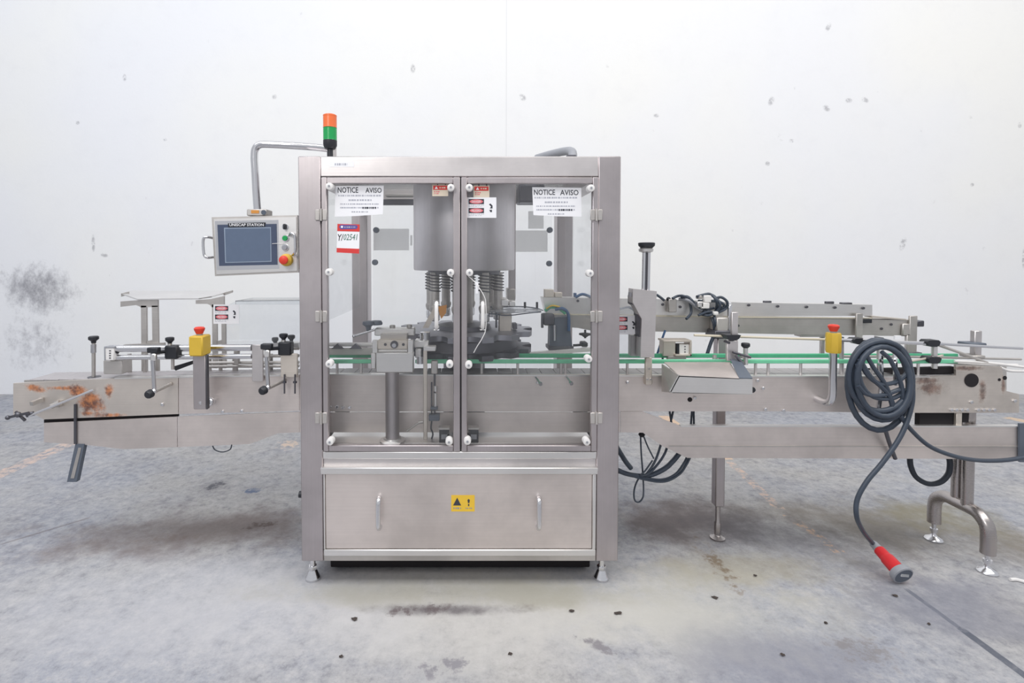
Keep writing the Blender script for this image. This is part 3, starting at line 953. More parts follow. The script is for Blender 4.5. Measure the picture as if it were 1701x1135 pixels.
# bolts along the plates
b0 = None
for (u, v) in ((370, 684), (402, 683), (270, 672), (1154, 661), (1271, 680), (1301, 682), (1258, 632), (1267, 645), (1042, 635), (1613, 668), (1685, 666), (893, 635), (947, 635),
               (1580, 681), (1588, 681), (1597, 681), (1606, 681), (1624, 681), (1633, 681), (1642, 681), (1651, 681), (548, 676), (560, 676), (570, 677), (581, 677)):
    p = P(u, v, YC0)
    if b0 is None:
        b0 = build('bolt_head', MB().lathe([(0.006, -0.008), (0.0085, -0.006), (0.0085, 0)], p, (0, 1, 0), 8), M['chrome'], conv)
        q0 = p
    else:
        again(b0, p - q0)
for (u, v, r) in ((1250, 648, 5), (1146, 664, 4), (1669, 628, 3.5), (1660, 631, 2.5)):
    build('plate_hole', MB().lathe([(pxr(r, YC0), -0.001), (pxr(r, YC0), 0.001)], P(u, v, YC0), (0, 1, 0), 12), M['dark_hole'], conv)
for (u, v, l) in ((889, 626, 9), (940, 625, 12)):
    p = P(u, v, YC0 + 0.0)
    q = P(u + 8, v + 11, YC0 - 0.07)
    build('stud', MB().cyl(p, q, 0.006).lathe([(0.010, 0), (0.010, 0.012)], q, (q - p), 6), M['chrome'], conv)
# lower return trays
lp = MB().pp([(73, 703), (294, 692.5), (294, 743), (205, 746.5), (140, 739), (73, 735)], YC0, YC0 + 0.006)
build('return_tray', lp, M['steel_panel'], conv, 'lower tray, infeed end')
build('return_tray', MB().pp([(295.5, 692.5), (497, 684.5), (497, 718.5), (462, 720), (415, 738), (295.5, 743)], YC0, YC0 + 0.006), M['steel_panel'], conv)
build('return_tray', MB().pp([(497.5, 685.5), (1030, 685.5), (1030, 718.5), (497.5, 718.5)], YC0, YC0 + 0.006), M['steel_panel'], conv)
build('return_tray', MB().pp([(1031, 684), (1067, 684), (1130, 707.5), (1696, 708), (1696, 763), (1142, 761), (1100, 741), (1068, 719), (1031, 718.5)], YC0, YC0 + 0.006), M['steel_panel'], conv, 'long lower tray, outfeed end')
fb = MB().pp([(1110, 741), (1696, 741.5), (1696, 743), (1112, 742.5)], YC0 - 0.003, YC0)
build('tray_rim', MB().pp([(1131, 707.3), (1694, 707.8), (1694, 710), (1131, 709.6)], YC0 - 0.004, YC0 + 0.02), M['steel_light'], conv, 'bright folded tray rim')
build('tray_fold', fb, M['steel_dull'], conv)
tb = MB()
for uv in ([(73, 735), (140, 739), (205, 746.5), (294, 743), (294, 741), (205, 744.5), (140, 737), (73, 733)], [(1142, 761), (1696, 763), (1696, 761.5), (1143, 759.5)],
           [(1130, 708), (1696, 708.5), (1696, 710), (1131, 709.5)]):
    tb.pp(uv, YC0 + 0.0065, YC0 + (0.16 if uv[0][1] > 730 else 0.02))
build('tray_bottom', tb, M['steel_dull'], conv)
build('tray_end_cap', MB().pp([(1694, 704), (1712, 704), (1712, 768), (1694, 768)], YC0 - 0.012, YC0 - 0.002), M['face_grey'], conv, 'blue grey end cap')
build('slot', MB().pp([(73, 697.5), (296, 688.5), (296, 692), (73, 703)], YC0 + 0.02, YC0 + 0.03), M['dark_hole'], conv, smooth=False)
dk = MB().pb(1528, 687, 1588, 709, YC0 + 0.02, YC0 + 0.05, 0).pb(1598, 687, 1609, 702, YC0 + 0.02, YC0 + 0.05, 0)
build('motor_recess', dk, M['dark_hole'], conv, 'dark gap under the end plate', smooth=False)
build('recess_bracket', MB().pb(1589, 686, 1598, 712, YC0 + 0.004, YC0 + 0.02), M['tan'], conv)
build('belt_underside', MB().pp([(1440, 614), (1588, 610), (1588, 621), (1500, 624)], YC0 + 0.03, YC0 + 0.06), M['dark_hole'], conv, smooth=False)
# tensioner rods and crank at the infeed end
ck = MB().cyl(P(48, 691, YC0 - 0.08), P(155, 648, YC0 - 0.012), 0.006)
build('crank_rod', ck, M['chrome'], conv)
cw = MB().bar(P(12, 694, YC0 - 0.09), P(48, 686, YC0 - 0.09), 0.01, 0.012).bar(P(26, 684, YC0 - 0.085), P(42, 699, YC0 - 0.085), 0.009, 0.01).ball(P(13, 694, YC0 - 0.09), 0.011).ball(P(30, 689, YC0 - 0.09), 0.014).cyl(P(44, 690, YC0 - 0.08), P(56, 687, YC0 - 0.07), 0.011)
build('crank_handle', cw, M['steel_dark'], conv)
build('crank_collar', MB().cyl(P(86, 675, YC0 - 0.04), P(100, 669, YC0 - 0.035), 0.013).bar(P(93, 672, YC0 - 0.03), P(100, 670, YC0), 0.03, 0.03), M['steel_dull'], conv)
build('stop_peg', MB().bar(P(52, 671, YC0 - 0.05), P(70, 664, YC0), 0.022, 0.02), M['steel_dull'], conv)
build('support_strap', MB().pp([(122.5, 672), (126.5, 672), (126.5, 738), (122.5, 738)], YC0 - 0.008, YC0 - 0.001), M['steel_dark'], conv)
hs = MB().pp([(125, 738), (140, 738), (127, 801), (111, 801)], YC0 - 0.004, YC0 + 0.02)
h = build('hanging_channel', hs, M['face_grey'], conv, 'dark slotted channel hanging below the tray')
build('channel_groove', MB().pp([(130, 744), (135, 744), (123, 795), (117, 795)], YC0 - 0.006, YC0 - 0.0041), M['steel_dull'], h, smooth=False)
build('hanging_wire', MB().tube([P(353, 741, YC0), P(358, 748, YC0), P(370, 751, YC0), P(382, 747, YC0), P(385, 739, YC0)], 0.003, 6), M['rubber'], conv)
# floor stand at the outfeed end
xs = xf(1594, 2.70, 800)
zt = P(CX, 763, YC0).z
yl0, yl1 = 2.56, 2.86
xs0 = (P(1648, 900, yl0).x + P(1546, 850, yl1).x) / 2
st = MB()
zk0, zk1 = P(CX, 920, yl0).z, P(CX, 868, yl1).z
ztop = P(CX, 838, 2.70).z
st.tube([(xs0, yl0, zk0), (xs0, yl0, ztop - 0.09), (xs0, yl0 + 0.012, ztop - 0.04), (xs0, yl0 + 0.055, ztop - 0.005), (xs0, yl0 + 0.10, ztop), (xs0, 2.70, ztop), (xs0, yl1 - 0.10, ztop), (xs0, yl1 - 0.055, ztop - 0.005), (xs0, yl1 - 0.012, ztop - 0.04), (xs0, yl1, ztop - 0.09), (xs0, yl1, zk1)], 0.031, 16, 4)
build('floor_stand', st, M['tube'], conv, 'bent tube stand with two levelling feet')
post = MB().cyl((xs0 - 0.004, 2.67, ztop), (xs0 - 0.004, 2.67, zc(640)), 0.026).cyl((xs0 + 0.004, 2.735, ztop), (xs0 + 0.004, 2.735, zc(640)), 0.026)
build('stand_post', post, M['tube'], conv)
for y, zk in ((yl0, zk0), (yl1, zk1)):
    f = MB().lathe([(0.040, 0.0), (0.043, 0.006), (0.036, 0.016), (0.018, 0.024), (0.012, 0.034), (0.012, 0.05), (0.018, 0.05), (0.018, 0.066), (0.011, 0.066), (0.011, zk + 0.004)], (xs0, y, 0))
    build('levelling_foot', f, M['chrome'], conv)
# green guide rails along the belt
gz1, gz2 = P(CX, 600.5, 2.63).z, P(CX, 594.5, 2.77).z
for (ua, ub) in ((545, 618), (690, 1590)):
    za = 0.006
    build('guide_rail', MB().box(xf(ua, 2.63), xf(ub, 2.63), 2.622, 2.638, gz1 - 0.010, gz1 + 0.010, 0.003), M['green'], conv, 'green plastic front guide rail')
    build('guide_rail', MB().box(xf(ua, 2.77), xf(ub, 2.77), 2.762, 2.778, gz1 - 0.008, gz1 + 0.014, 0.003), M['green_dark'], conv, 'green plastic rear guide rail')
s0 = None
for u in (560, 600, 800, 860, 932, 939, 1042, 1255, 1276, 1330, 1448, 1525):
    p = P(u, 605, 2.63)
    q = Vector((p.x, 2.63, zc(624)))
    if s0 is None:
        s0 = build('rail_standoff', MB().cyl((p.x, 2.63, gz1 - 0.01), (q.x, q.y, q.z - 0.02), 0.007, seg=10), M['steel'], conv)
        r0 = p
    else:
        again(s0, (p.x - r0.x, 0, 0))
s0 = None
for (ua, ub) in ((795, 835), (850, 884), (1036, 1060), (1350, 1375)):
    pass
# mid-line support plates left of the cabinet
build('guide_post', MB().pb(418, 573, 437, 634, YC0 - 0.02, YC0 - 0.008), M['steel'], conv)
build('guide_post', MB().pb(466, 588, 494, 627, YC0 - 0.035, YC0 - 0.02), M['tan'], conv)
tp = MB()
for u in (472.5, 490):
    a, b = P(u, 622, YC0 - 0.04), P(u, 654, YC0 - 0.04)
    tp.cyl(a, b, 0.004, seg=8)
    c = P(u, 635, YC0 - 0.04)
    tp.lathe([(0.004, -0.006), (0.010, -0.004), (0.010, 0.004), (0.004, 0.006)], c)
build('adjusting_screws', tp, M['steel_dark'], conv)
# horizontal guide tubes, infeed side
gt = MB()
for (ua, ub, v, r) in ((190, 418, 577.5, 0.017), (190, 418, 592, 0.013)):
    a, b = P(ua, v + 2.0, 2.585), P(ub, v, 2.585)
    build('guide_tube', MB().cyl(a, b, r, seg=14), M['chrome'], conv)
for (ua, ub, v) in ((330, 497, 603), (330, 497, 609), (418, 497, 580), (418, 497, 592)):
    build('guide_tube', MB().cyl(P(ua, v, 2.70), P(ub, v - 1, 2.70), 0.008, seg=10), M['steel_dull'], conv)
for u in (215, 240, 348, 366, 389, 392, 450):
    a = P(u, 580, 2.76)
    build('rail_standoff', MB().cyl((a.x, 2.76, P(CX, 588, 2.76).z), (a.x, 2.76, zc(632)), 0.010, seg=10), M['steel_dull'], conv)
build('guide_tube', MB().cyl(P(548, 572.5, 2.72), P(624, 572.5, 2.72), 0.011, seg=12), M['rail_white'], conv, 'white guide rod inside the cabinet')
build('guide_plate', MB().pb(546, 578, 624, 590, 2.70, 2.71, 0.002), M['steel_dull'], conv)
build('guide_wedge', MB().pp([(550, 580), (560, 571), (570, 580)], 2.68, 2.70).pp([(580, 580), (590, 571), (600, 580)], 2.68, 2.70), M['steel_dark'], conv)
build('infeed_block', MB().pb(171, 599, 203, 622, YC0 - 0.012, YC0 + 0.07, 0.004), M['steel_dull'], conv)
build('infeed_wedge', MB().pp([(285, 610), (318, 600), (318, 606), (292, 616)], 2.64, 2.66), M['black'], conv)

# ------------------------------------------------------------------ control panel on its swing arm
YP = 2.50
cp = thing('control_panel', 'grey control panel with dark touch screen hanging from a bent chrome arm', 'control panel', P(424, 458, YP))
q = [(351.5, 361), (494, 357.5), (496, 453), (357, 459)]
build('housing', MB().pp(q, YP, YP + 0.10), M['steel_dull'], cp)
build('front_plate', MB().pp([(355, 364), (492, 360.5), (493.5, 450), (359.5, 456)], YP - 0.0035, YP), M['steel_light'], cp)
build('screen_frame', MB().pp([(357, 367.5), (462.5, 365.5), (463.5, 446.5), (360, 449)], YP - 0.004, YP), M['chrome'], cp)
sb = build('touch_screen', MB().pp([(361, 373.5), (459, 372), (460.5, 440), (364, 442)], YP - 0.007, YP - 0.004), M['screen'], cp, 'dark blue grey touch screen')
build('display_edge', MB().pp([(372, 378.5), (450, 377.5), (451, 435), (374, 437)], YP - 0.0078, YP - 0.007), M['lcd_line'], sb, smooth=False)
build('display', MB().pp([(373.8, 380.2), (448.6, 379.2), (449.3, 433.2), (375.5, 435.3)], YP - 0.0086, YP - 0.0078), M['lcd'], sb, smooth=False)
hp = build('header_plate', MB().pp([(378.5, 371), (440, 369.5), (440.5, 376), (379, 377.5)], YP - 0.0095, YP - 0.007), M['black'], cp, 'black plate reading UNISCAP STATION', smooth=False)
text(hp, 'lettering', 'UNISCAP STATION', 381, 371.3, 438, 375.8, YP - 0.010, M['paper'], 0.01)
# buttons
def button(name, u, v, r, mat, lab, depth=0.02):
    p = P(u, v, YP)
    b = build(name, MB().lathe([(pxr(r, YP), -depth), (pxr(r, YP), 0)], p, (0, 1, 0), 18), M['chrome'], cp, lab)
    return b, p
b, p = button('selector_switch', 474.5, 377, 5.2, None, 'black selector switch', 0.008)
build('knob', MB().box(p.x - 0.005, p.x + 0.005, p.y - 0.026, p.y - 0.008, p.z - 0.013, p.z + 0.013, 0.003), M['black'], b)
b, p = button('start_button', 475, 396, 5.5, None, 'green push button', 0.012)
build('cap', MB().lathe([(0.011, -0.018), (0.0125, -0.016), (0.0125, -0.011)], p, (0, 1, 0)), M['green_lens'], b)
b, p = button('reset_button', 474.5, 411.5, 5.5, None, 'grey push button', 0.012)
build('cap', MB().lathe([(0.011, -0.018), (0.0125, -0.016), (0.0125, -0.011)], p, (0, 1, 0)), M['grey_plastic'], b)
b, p = button('emergency_button', 477, 432, 10.5, None, 'red emergency button on yellow collar', 0.006)
b.data.materials[0] = M['yellow']
build('collar', MB().lathe([(0.020, -0.028), (0.029, -0.022), (0.030, -0.005)], p, (0, 1, 0)), M['yellow'], b)
build('mushroom', MB().lathe([(0.012, -0.060), (0.020, -0.056), (0.0215, -0.048), (0.018, -0.042), (0.012, -0.028)], p, (0, 1, 0)), M['button_red'], b)
ub = MB()
pa, pb_ = P(356, 396, YP + 0.03), P(357, 427, YP + 0.03)
pc, pd = P(336.5, 393, YP - 0.02), P(339, 429, YP - 0.02)
ub.tube([pa, P(344, 394, YP - 0.015), P(338, 397, YP - 0.02), P(337.5, 411, YP - 0.02), P(339.5, 424, YP - 0.02), P(345, 428, YP - 0.015), pb_], 0.0065, 10)
build('side_handle', ub, M['chrome'], cp)
rb = MB().tube([P(480, 391, YP), P(483, 388, YP - 0.035), P(488, 389.5, YP - 0.04), P(490, 396, YP - 0.04), P(490.5, 415, YP - 0.04), P(489, 421, YP - 0.035), P(486, 424, YP)], 0.006, 10)
build('side_handle', rb, M['chrome'], cp)
build('screen_wire', MB().tube([P(452, 405, YP - 0.010), P(462, 404.5, YP - 0.012), P(471, 405, YP - 0.008)], 0.0012, 6), M['white'], cp)
# arm
build('mount_block', MB().pb(409.5, 347.5, 442.5, 358.5, YP + 0.01, YP + 0.09, 0.004), M['steel_dull'], cp)
build('orange_label', MB().pb(417, 349, 430, 354.5, YP + 0.008, YP + 0.01, 0), M['brass'], cp, 'faded orange label')
build('clamp_knob', MB().cyl(P(438, 353, YP + 0.012), P(438, 353, YP - 0.006), 0.012), M['face_grey'], cp)
ya = YP + 0.05
arm = MB().tube([P(427.5, 349, ya), P(425.5, 320, ya), P(423.5, 280, ya), P(422.5, 262, ya), P(424, 248, ya), P(431, 241, ya), P(444, 240, ya), P(480, 241.8, ya + .01), P(520, 244.5, ya + 0.03), P(551, 248, ya + 0.05)], 0.0175, 16)
build('swing_arm', arm, M['chrome'], cp)
pe = P(551, 248, ya + 0.05)
build('arm_socket', MB().cyl((pe.x, pe.y, ZT), (pe.x, pe.y, pe.z + 0.02), 0.024).box(pe.x - 0.05, pe.x + 0.05, pe.y - 0.05, pe.y + 0.04, ZT, ZT + 0.010), M['steel'], cp)

# ------------------------------------------------------------------ signal tower
YT = 2.515
tp = P(548.5, 258, YT)
tw = thing('signal_tower', 'small signal tower with orange and green lenses on the cabinet top', 'signal light', (tp.x, YT, ZT))
R = pxr(11.2, YT)


def zt_(v):
    return P(CX, v, YT).z


build('stem', MB().cyl((tp.x, YT, ZT), (tp.x, YT, zt_(247)), 0.014).lathe([(0.026, 0), (0.026, 0.008)], (tp.x, YT, ZT)), M['black'], tw)
build('black_base', MB().lathe([(R * 0.75, zt_(247.5)), (R, zt_(242)), (R, zt_(233.5))], (tp.x, YT, 0), seg=28), M['black'], tw)
for nm, va, vb, mat in (('green_lens', 233.5, 213, M['green_lens']), ('orange_lens', 212.5, 193.5, M['orange'])):
    za, zb_ = zt_(va), zt_(vb)
    pr = [(R, za)]
    for k in range(1, 14):
        pr.append((R * (0.965 if k % 2 else 1.0), za + (zb_ - za) * k / 14))
    pr.append((R, zb_))
    build(nm, MB().lathe(pr, (tp.x, YT, 0), seg=28), mat, tw)
build('top_cap', MB().lathe([(R, zt_(193.5)), (R, zt_(191.8)), (R * 0.8, zt_(190.5))], (tp.x, YT, 0), seg=28), M['orange'], tw)
# hose on the roof
hz = thing('roof_hose', 'short dark grey hose lying on the cabinet roof', 'hose', (xf(930, 2.75), 2.75, ZT))
build('hose', MB().tube([P(892, 263, 2.95), P(915, 256.5, 2.85), P(938, 251.5, 2.74), P(950, 252.5, 2.66), P(951.5, 263, 2.62)], 0.022, 14), M['grey_plastic'], hz)
build('hose_clamp', MB().pb(942, 257, 957, 262, 2.60, 2.66), M['steel_dark'], hz)

# ------------------------------------------------------------------ capping turret
YT2 = 2.98
tx = xf(771, YT2)
tur = thing('capping_turret', 'steel capping turret drum with hanging spindles over a dark star wheel', 'capping head', (tx, YT2, zc(600)))


def z2(v):
    return P(CX, v, YT2).z


RD = pxr(83.5, YT2)
build('drum', MB().lathe([(RD * 0.99, z2(300)), (RD, z2(303)), (RD, z2(446)), (RD * 0.985, z2(448.5)), (RD * 0.4, z2(448.5))], (tx, YT2, 0), seg=56), M['drum'], tur, 'wide brushed steel drum')
build('hub_plate', MB().lathe([(RD * 0.72, z2(449)), (RD * 0.72, z2(455))], (tx, YT2, 0), seg=40), M['steel_dark'], tur)
build('main_shaft', MB().cyl((tx, YT2, z2(450)), (tx, YT2, z2(548)), 0.05, seg=24), M['steel_dull'], tur)
sp0 = None
RS = RD * 0.68
for i in range(8):
    a = math.radians(22.5 + 45 * i + 12)
    c = Vector((tx + RS * math.cos(a), YT2 + RS * math.sin(a), 0))
    if sp0 is None:
        sb_ = MB().cyl((c.x, c.y, z2(452)), (c.x, c.y, z2(512)), 0.026, seg=18).lathe([(0.030, z2(505)), (0.032, z2(509)), (0.026, z2(515))], c)
        sp0 = build('spindle', sb_, M['steel_dull'], tur)
        pts = []
        for k in range(0, 73):
            t = k / 72
            pts.append((c.x + 0.0325 * math.cos(t * 12 * math.pi), c.y + 0.0325 * math.sin(t * 12 * math.pi), z2(453) + (z2(482) - z2(453)) * t))
        sg0 = build('spring', MB().tube(pts, 0.0032, 5, 1, smooth=False), M['steel_dark'], sp0)
        ck0 = build('chuck', MB().lathe([(0.022, z2(514)), (0.028, z2(518)), (0.028, z2(528)), (0.018, z2(530))], c), M['chrome'], sp0)
        c0 = c
    else:
        o = again(sp0, c - c0)
        for g in (sg0, ck0):
            again(g, (0, 0, 0), o)
# star wheels: toothed discs
def star(zlo, zhi, rout, n, depth, ph):
    pts = []
    for i in range(n):
        a0 = 2 * math.pi * i / n + ph
        for k in range(9):
            t = k / 8
            a = a0 + 2 * math.pi / n * (0.18 + 0.64 * t)
            r = rout - depth * math.sin(math.pi * t) ** 0.7
            pts.append((tx + r * math.cos(a), YT2 + r * math.sin(a), zlo))
    return MB().prism(pts, (0, 0, zhi - zlo))
build('star_wheel', star(z2(553), z2(545), pxr(113, YT2), 14, 0.055, 0.1), M['steel_mid'], tur, 'upper grey star wheel')
build('star_wheel', star(z2(580), z2(572), pxr(112, YT2), 14, 0.055, 0.1), M['steel_dark'], tur, 'lower dark star wheel')
build('wheel_body', MB().lathe([(pxr(88, YT2), z2(556)), (pxr(90, YT2), z2(575)), (pxr(84, YT2), z2(584)), (0.13, z2(586)), (0.13, z2(600))], (tx, YT2, 0), seg=48), M['steel_dark'], tur, 'dark oily wheel body')
build('hub', MB().lathe([(0.16, z2(546)), (0.15, z2(539)), (0.09, z2(536))], (tx, YT2, 0), seg=30), M['steel_dark'], tur)
cp_ = MB().pb(829, 521, 850, 551, 2.86, 2.94, 0.004)
build('cap_pusher', cp_, M['tan'], tur)
build('pusher_pin', MB().pb(823, 518, 826, 545, 2.86, 2.88), M['steel_dark'], tur)
build('pusher_foot', MB().pb(852, 538, 859, 547, 2.88, 2.95), M['steel_dark'], tur)
build('deflector_plate', MB().pp([(722, 508), (729, 512), (712, 545), (702, 545)], 2.75, 2.76), M['tan'], tur)
build('orange_block', MB().pp([(728, 510), (742, 507), (741, 520), (733, 530), (730, 522)], 2.72, 2.75), M['brass'], tur, 'small orange plastic block')
build('pillar', MB().pb(846, 306, 856.5, 498, 3.22, 3.30, 0.004), M['steel_v'], tur, 'upright steel pillar behind the drum')
build('pillar_foot', MB().pb(843, 480, 856, 500, 3.18, 3.32, 0.004), M['steel_dull'], tur)
build('base_column', MB().cyl((tx, YT2, z2(600)), (tx, YT2, zt_tab), 0.12, seg=28), M['steel_dark'], tur)

# ------------------------------------------------------------------ cap chute disc and feeder front
ch = thing('cap_chute', 'clear acrylic cap chute with wavy edge above the star wheel', 'chute', P(860, 520, 2.86))
top = [(806, 511), (832, 510.5), (862, 511), (886, 514), (898, 517), (899, 520), (888, 520), (870, 522), (856, 523.5), (842, 524.5), (828, 522.5), (812, 521), (806, 520.5)]
pts = [P(u, v, 2.86) for u, v in top]
zbase = P(CX, 518, 2.86).z
# seen edge-on: lay the outline out as a flat plate
pl = []
for (u, v) in top:
    Y = 2.86 + (520 - v) * 0.022
    p = P(u, 518, Y)
    pl.append((p.x, Y, zbase))
build('chute_plate', MB().prism(pl, (0, 0, 0.006)), M['disc'], ch)
rim = MB().tube([P(806, 521, 2.845), P(822, 522, 2.84), P(836, 524, 2.835), P(850, 523.8, 2.835), P(866, 521.8, 2.84), P(882, 519.8, 2.85), P(899, 518.5, 2.86)], 0.0035, 6)
build('chute_rim', rim, M['face_grey'], ch)
build('chute_rim', MB().tube([P(806, 510.5, 3.0), P(835, 510, 3.0), P(865, 509.5, 3.0), P(890, 512, 2.98), P(902, 516, 2.93)], 0.0035, 6), M['face_grey'], ch)
build('clamp_block', MB().pb(832.5, 497.5, 845, 509, 2.92, 3.0, 0.004).pb(845.5, 500, 856, 509.5, 2.93, 3.0, 0.004).pb(834, 494.5, 841, 498, 2.94, 2.97, 0.002), M['steel_light'], ch, 'bright steel clamp block')
for u in (872, 892):
    a = P(u, 508, 2.98)
    build('clamp_screw', MB().cyl(P(u, 502, 2.98), P(u, 512, 2.98), 0.007, seg=10), M['black'], ch)

# ------------------------------------------------------------------ cap feed conveyor behind
YR = 2.93
cf = thing('cap_feed_conveyor', 'narrow grey cap feed conveyor raised on one post behind the bottle line', 'conveyor', (xf(1195, 2.87), 2.87, 0))
build('upper_channel', MB().pp([(901, 494), (1090, 497), (1238, 503), (1449, 506.5), (1449, 525), (1250, 525.5), (1090, 523.5), (907, 520)], YR, YR + 0.09), M['steel_light'], cf, 'pale upper channel')
build('lower_beam', MB().pp([(906, 523), (1090, 526), (1250, 528), (1520, 532), (1520, 559), (1330, 556), (1090, 551), (985, 550), (960, 545), (905, 541)], YR - 0.004, YR + 0.10), M['steel_dull'], cf, 'deep lower beam')
build('seam_strip', MB().pp([(907, 521), (1090, 524.2), (1250, 526.3), (1449, 528), (1449, 529.5), (1250, 528), (1090, 526), (907, 523)], YR - 0.008, YR), M['beige'], cf)
ub_ = MB()
build('upper_rail', MB().pp([(1449, 525), (1505, 530), (1505, 532), (1449, 528)], YR - 0.01, YR + 0.05), M['tan'], cf)
build('end_post', MB().pb(1512, 525, 1523, 590, YR - 0.02, YR - 0.006), M['steel_dull'], cf)
build('end_roller', MB().pb(1524, 533, 1536, 543, YR - 0.015, YR + 0.05, 0.004), M['steel_dark'], cf)
build('end_gear', MB().pb(1500, 538, 1512, 558, YR - 0.02, YR - 0.006, 0.004).pb(1507, 555, 1512, 590, YR - 0.02, YR, 0.003), M['steel_dull'], cf)
build('end_foot', MB().pb(1502, 586, 1532, 594, YR - 0.03, YR + 0.05), M['steel_dark'], cf)
build('guide_bracket', MB().pb(1423, 521, 1433, 566, YR - 0.03, YR - 0.018), M['steel_dull'], cf)
build('bracket_clamp', MB().pb(1434, 530, 1449, 537, YR - 0.03, YR - 0.005), M['black'], cf)
build('bracket', MB().pb(1270, 500, 1282, 504, YR + 0.02, YR + 0.04).pb(1373, 501, 1386, 505, YR + 0.02, YR + 0.04).pb(1400, 503, 1416, 508, YR + 0.01, YR + 0.04), M['steel_dark'], cf)
build('lower_bracket', MB().pb(1330, 555, 1378, 560, YR, YR + 0.06).pb(1365, 558, 1370, 590, YR + 0.02, YR + 0.04), M['steel_dull'], cf)
build('lower_bracket', MB().pb(1393, 560, 1402, 590, YR, YR + 0.03), M['face_grey'], cf)
b0 = None
for (u, v) in ((1244, 507), (1292, 509), (1340, 510), (1387, 511), (1434, 512), (1130, 510), (1101, 506), (1480, 539), (1464, 546), (960, 500), (1226, 541)):
    p = P(u, v, YR - 0.004)
    if b0 is None:
        b0 = build('screw_head', MB().lathe([(0.007, -0.005), (0.008, 0.004)], p, (0, 1, 0), 8), M['steel_dark'], cf)
        q0 = p
    else:
        again(b0, p - q0)
px_ = P(1195, 700, 2.87).x
pw = 0.026
build('post', MB().box(px_ - pw, px_ + pw, 2.875 - pw, 2.875 + pw, FL(1195, 840, 0).z + P(CX, 840, 2.87).z, P(CX, 552, 2.87).z, 0.005), M['steel_v'], cf, 'square steel post')
fz = P(CX, 840, 2.87).z
build('levelling_foot', MB().lathe([(0.038, 0), (0.04, 0.008), (0.022, 0.018), (0.017, 0.024), (0.018, 0.09), (0.013, 0.10), (0.013, fz + 0.004)], (px_, 2.875, 0)), M['tube'], cf)
build('post_bracket', MB().box(px_ - 0.05, px_ + 0.05, 2.83, YR + 0.02, P(CX, 562, 2.85).z, P(CX, 549, 2.85).z, 0.004), M['steel_dark'], cf)
# feeder mechanism at its inner end
build('feeder_block', MB().pb(903, 522, 921, 540, YR - 0.06, YR + 0.02, 0.004).pb(899, 521, 903, 545, YR - 0.06, YR - 0.05), M['steel_dark'], cf)
build('feeder_motor', MB().pp([(914, 530), (944, 526), (947, 545), (951, 578), (913, 580), (914, 545)], YR - 0.05, YR + 0.03), M['face_grey'], cf, 'dark grey motor bracket')
build('motor_rod', MB().cyl(P(921, 540, YR - 0.06), P(921, 566, YR - 0.06), 0.008), M['chrome'], cf)
build('motor_base', MB().pb(911, 576, 953, 582, YR - 0.07, YR + 0.04), M['steel_dark'], cf)
build('feeder_top', MB().pb(905, 481, 920, 494, YR, YR + 0.05).pb(922, 486, 934, 494, YR, YR + 0.05), M['tan'], cf)
build('cap_track', MB().pp([(835, 590), (984, 578), (984, 584), (836, 596)], 2.84, 2.87), M['rail_white'], cf, 'pale sloping cap track')
bw = MB().tube([P(906, 516, YR - 0.03), P(915, 510, YR - 0.05), P(928, 512, YR - 0.05), P(940, 521, YR - 0.06)], 0.010, 8)
build('wire_loop', bw, M['green_dark'], cf)
build('wire_loop', MB().tube([P(908, 513, YR - 0.045), P(917, 508, YR - 0.065), P(930, 510, YR - 0.065)], 0.005, 8), M['yellow'], cf)
build('wire_loop', MB().tube([P(922, 514, YR - 0.06), P(935, 513, YR - 0.07), P(944, 523, YR - 0.06), P(945, 550, YR - 0.06)], 0.009, 8), M['blue_cable'], cf)
kb = MB().lathe([(0.010, 0.0), (0.020, 0.008), (0.034, 0.012), (0.034, 0.020), (0.012, 0.024)], P(972, 560, YR - 0.05)).cyl(P(972, 548, YR - 0.05), P(972, 562, YR - 0.05), 0.006)
build('hand_knob', kb, M['black'], cf)
build('knob_clamp', MB().pb(966, 569, 977, 577, YR - 0.08, YR - 0.02, 0.006).cyl(P(952, 574, YR - 0.05), P(968, 573, YR - 0.05), 0.007), M['black'], cf)
build('connector', MB().pb(954, 487, 958, 494, YR, YR + 0.03).tube([P(956, 494, YR), P(968, 489, YR), P(982, 494, YR)], 0.008, 8), M['blue_cable'], cf)

# ------------------------------------------------------------------ bottle clamp drive inside
yd = 2.505
ctop = zc(620, yd)
cx_ = xf(651.5, yd)
cd = thing('clamp_drive', 'grey steel box head on a round steel column behind the first door', 'machine', (cx_, yd, zt_tab))
build('column', MB().cyl((cx_, yd, zt_tab), (cx_, yd, ctop + 0.01), pxr(11.5, yd), seg=28), M['steel_v'], cd)
build('base_flange', MB().lathe([(0.062, 0), (0.062, 0.010), (0.045, 0.016), (0.042, 0.022)], (cx_, yd, zt_tab), seg=28), M['steel_light'], cd)
yh = 2.475
build('front_box', MB().pb(624, 586, 686.5, 619.5, yh, yh + 0.05, 0.004), M['steel_light'], cd, 'plain pale front box')
build('side_wing', MB().pb(616, 587, 624, 613, yh + 0.01, yh + 0.05, 0.003), M['steel_light'], cd)
hb = MB().pb(618, 566, 627, 587, yh + 0.01, yh + 0.04).pb(677, 566, 686, 587, yh + 0.01, yh + 0.04).pb(627, 580, 677, 585, yh + 0.03, yh + 0.05)
build('housing_cheek', hb, M['steel_light'], cd)
build('slide_block', MB().pb(626.5, 565.5, 677, 581, yh + 0.006, yh + 0.06, 0.004), M['tan'], cd)
build('bore', MB().lathe([(pxr(6.5, yh), -0.004), (pxr(6.5, yh), 0.004)], P(655, 572.5, yh + 0.004), (0, 1, 0), 20), M['steel_dark'], cd)
build('bore_pin', MB().lathe([(pxr(3.6, yh), -0.010), (pxr(3.6, yh), 0.004)], P(655, 573.5, yh + 0.004), (0, 1, 0), 16), M['chrome'], cd)
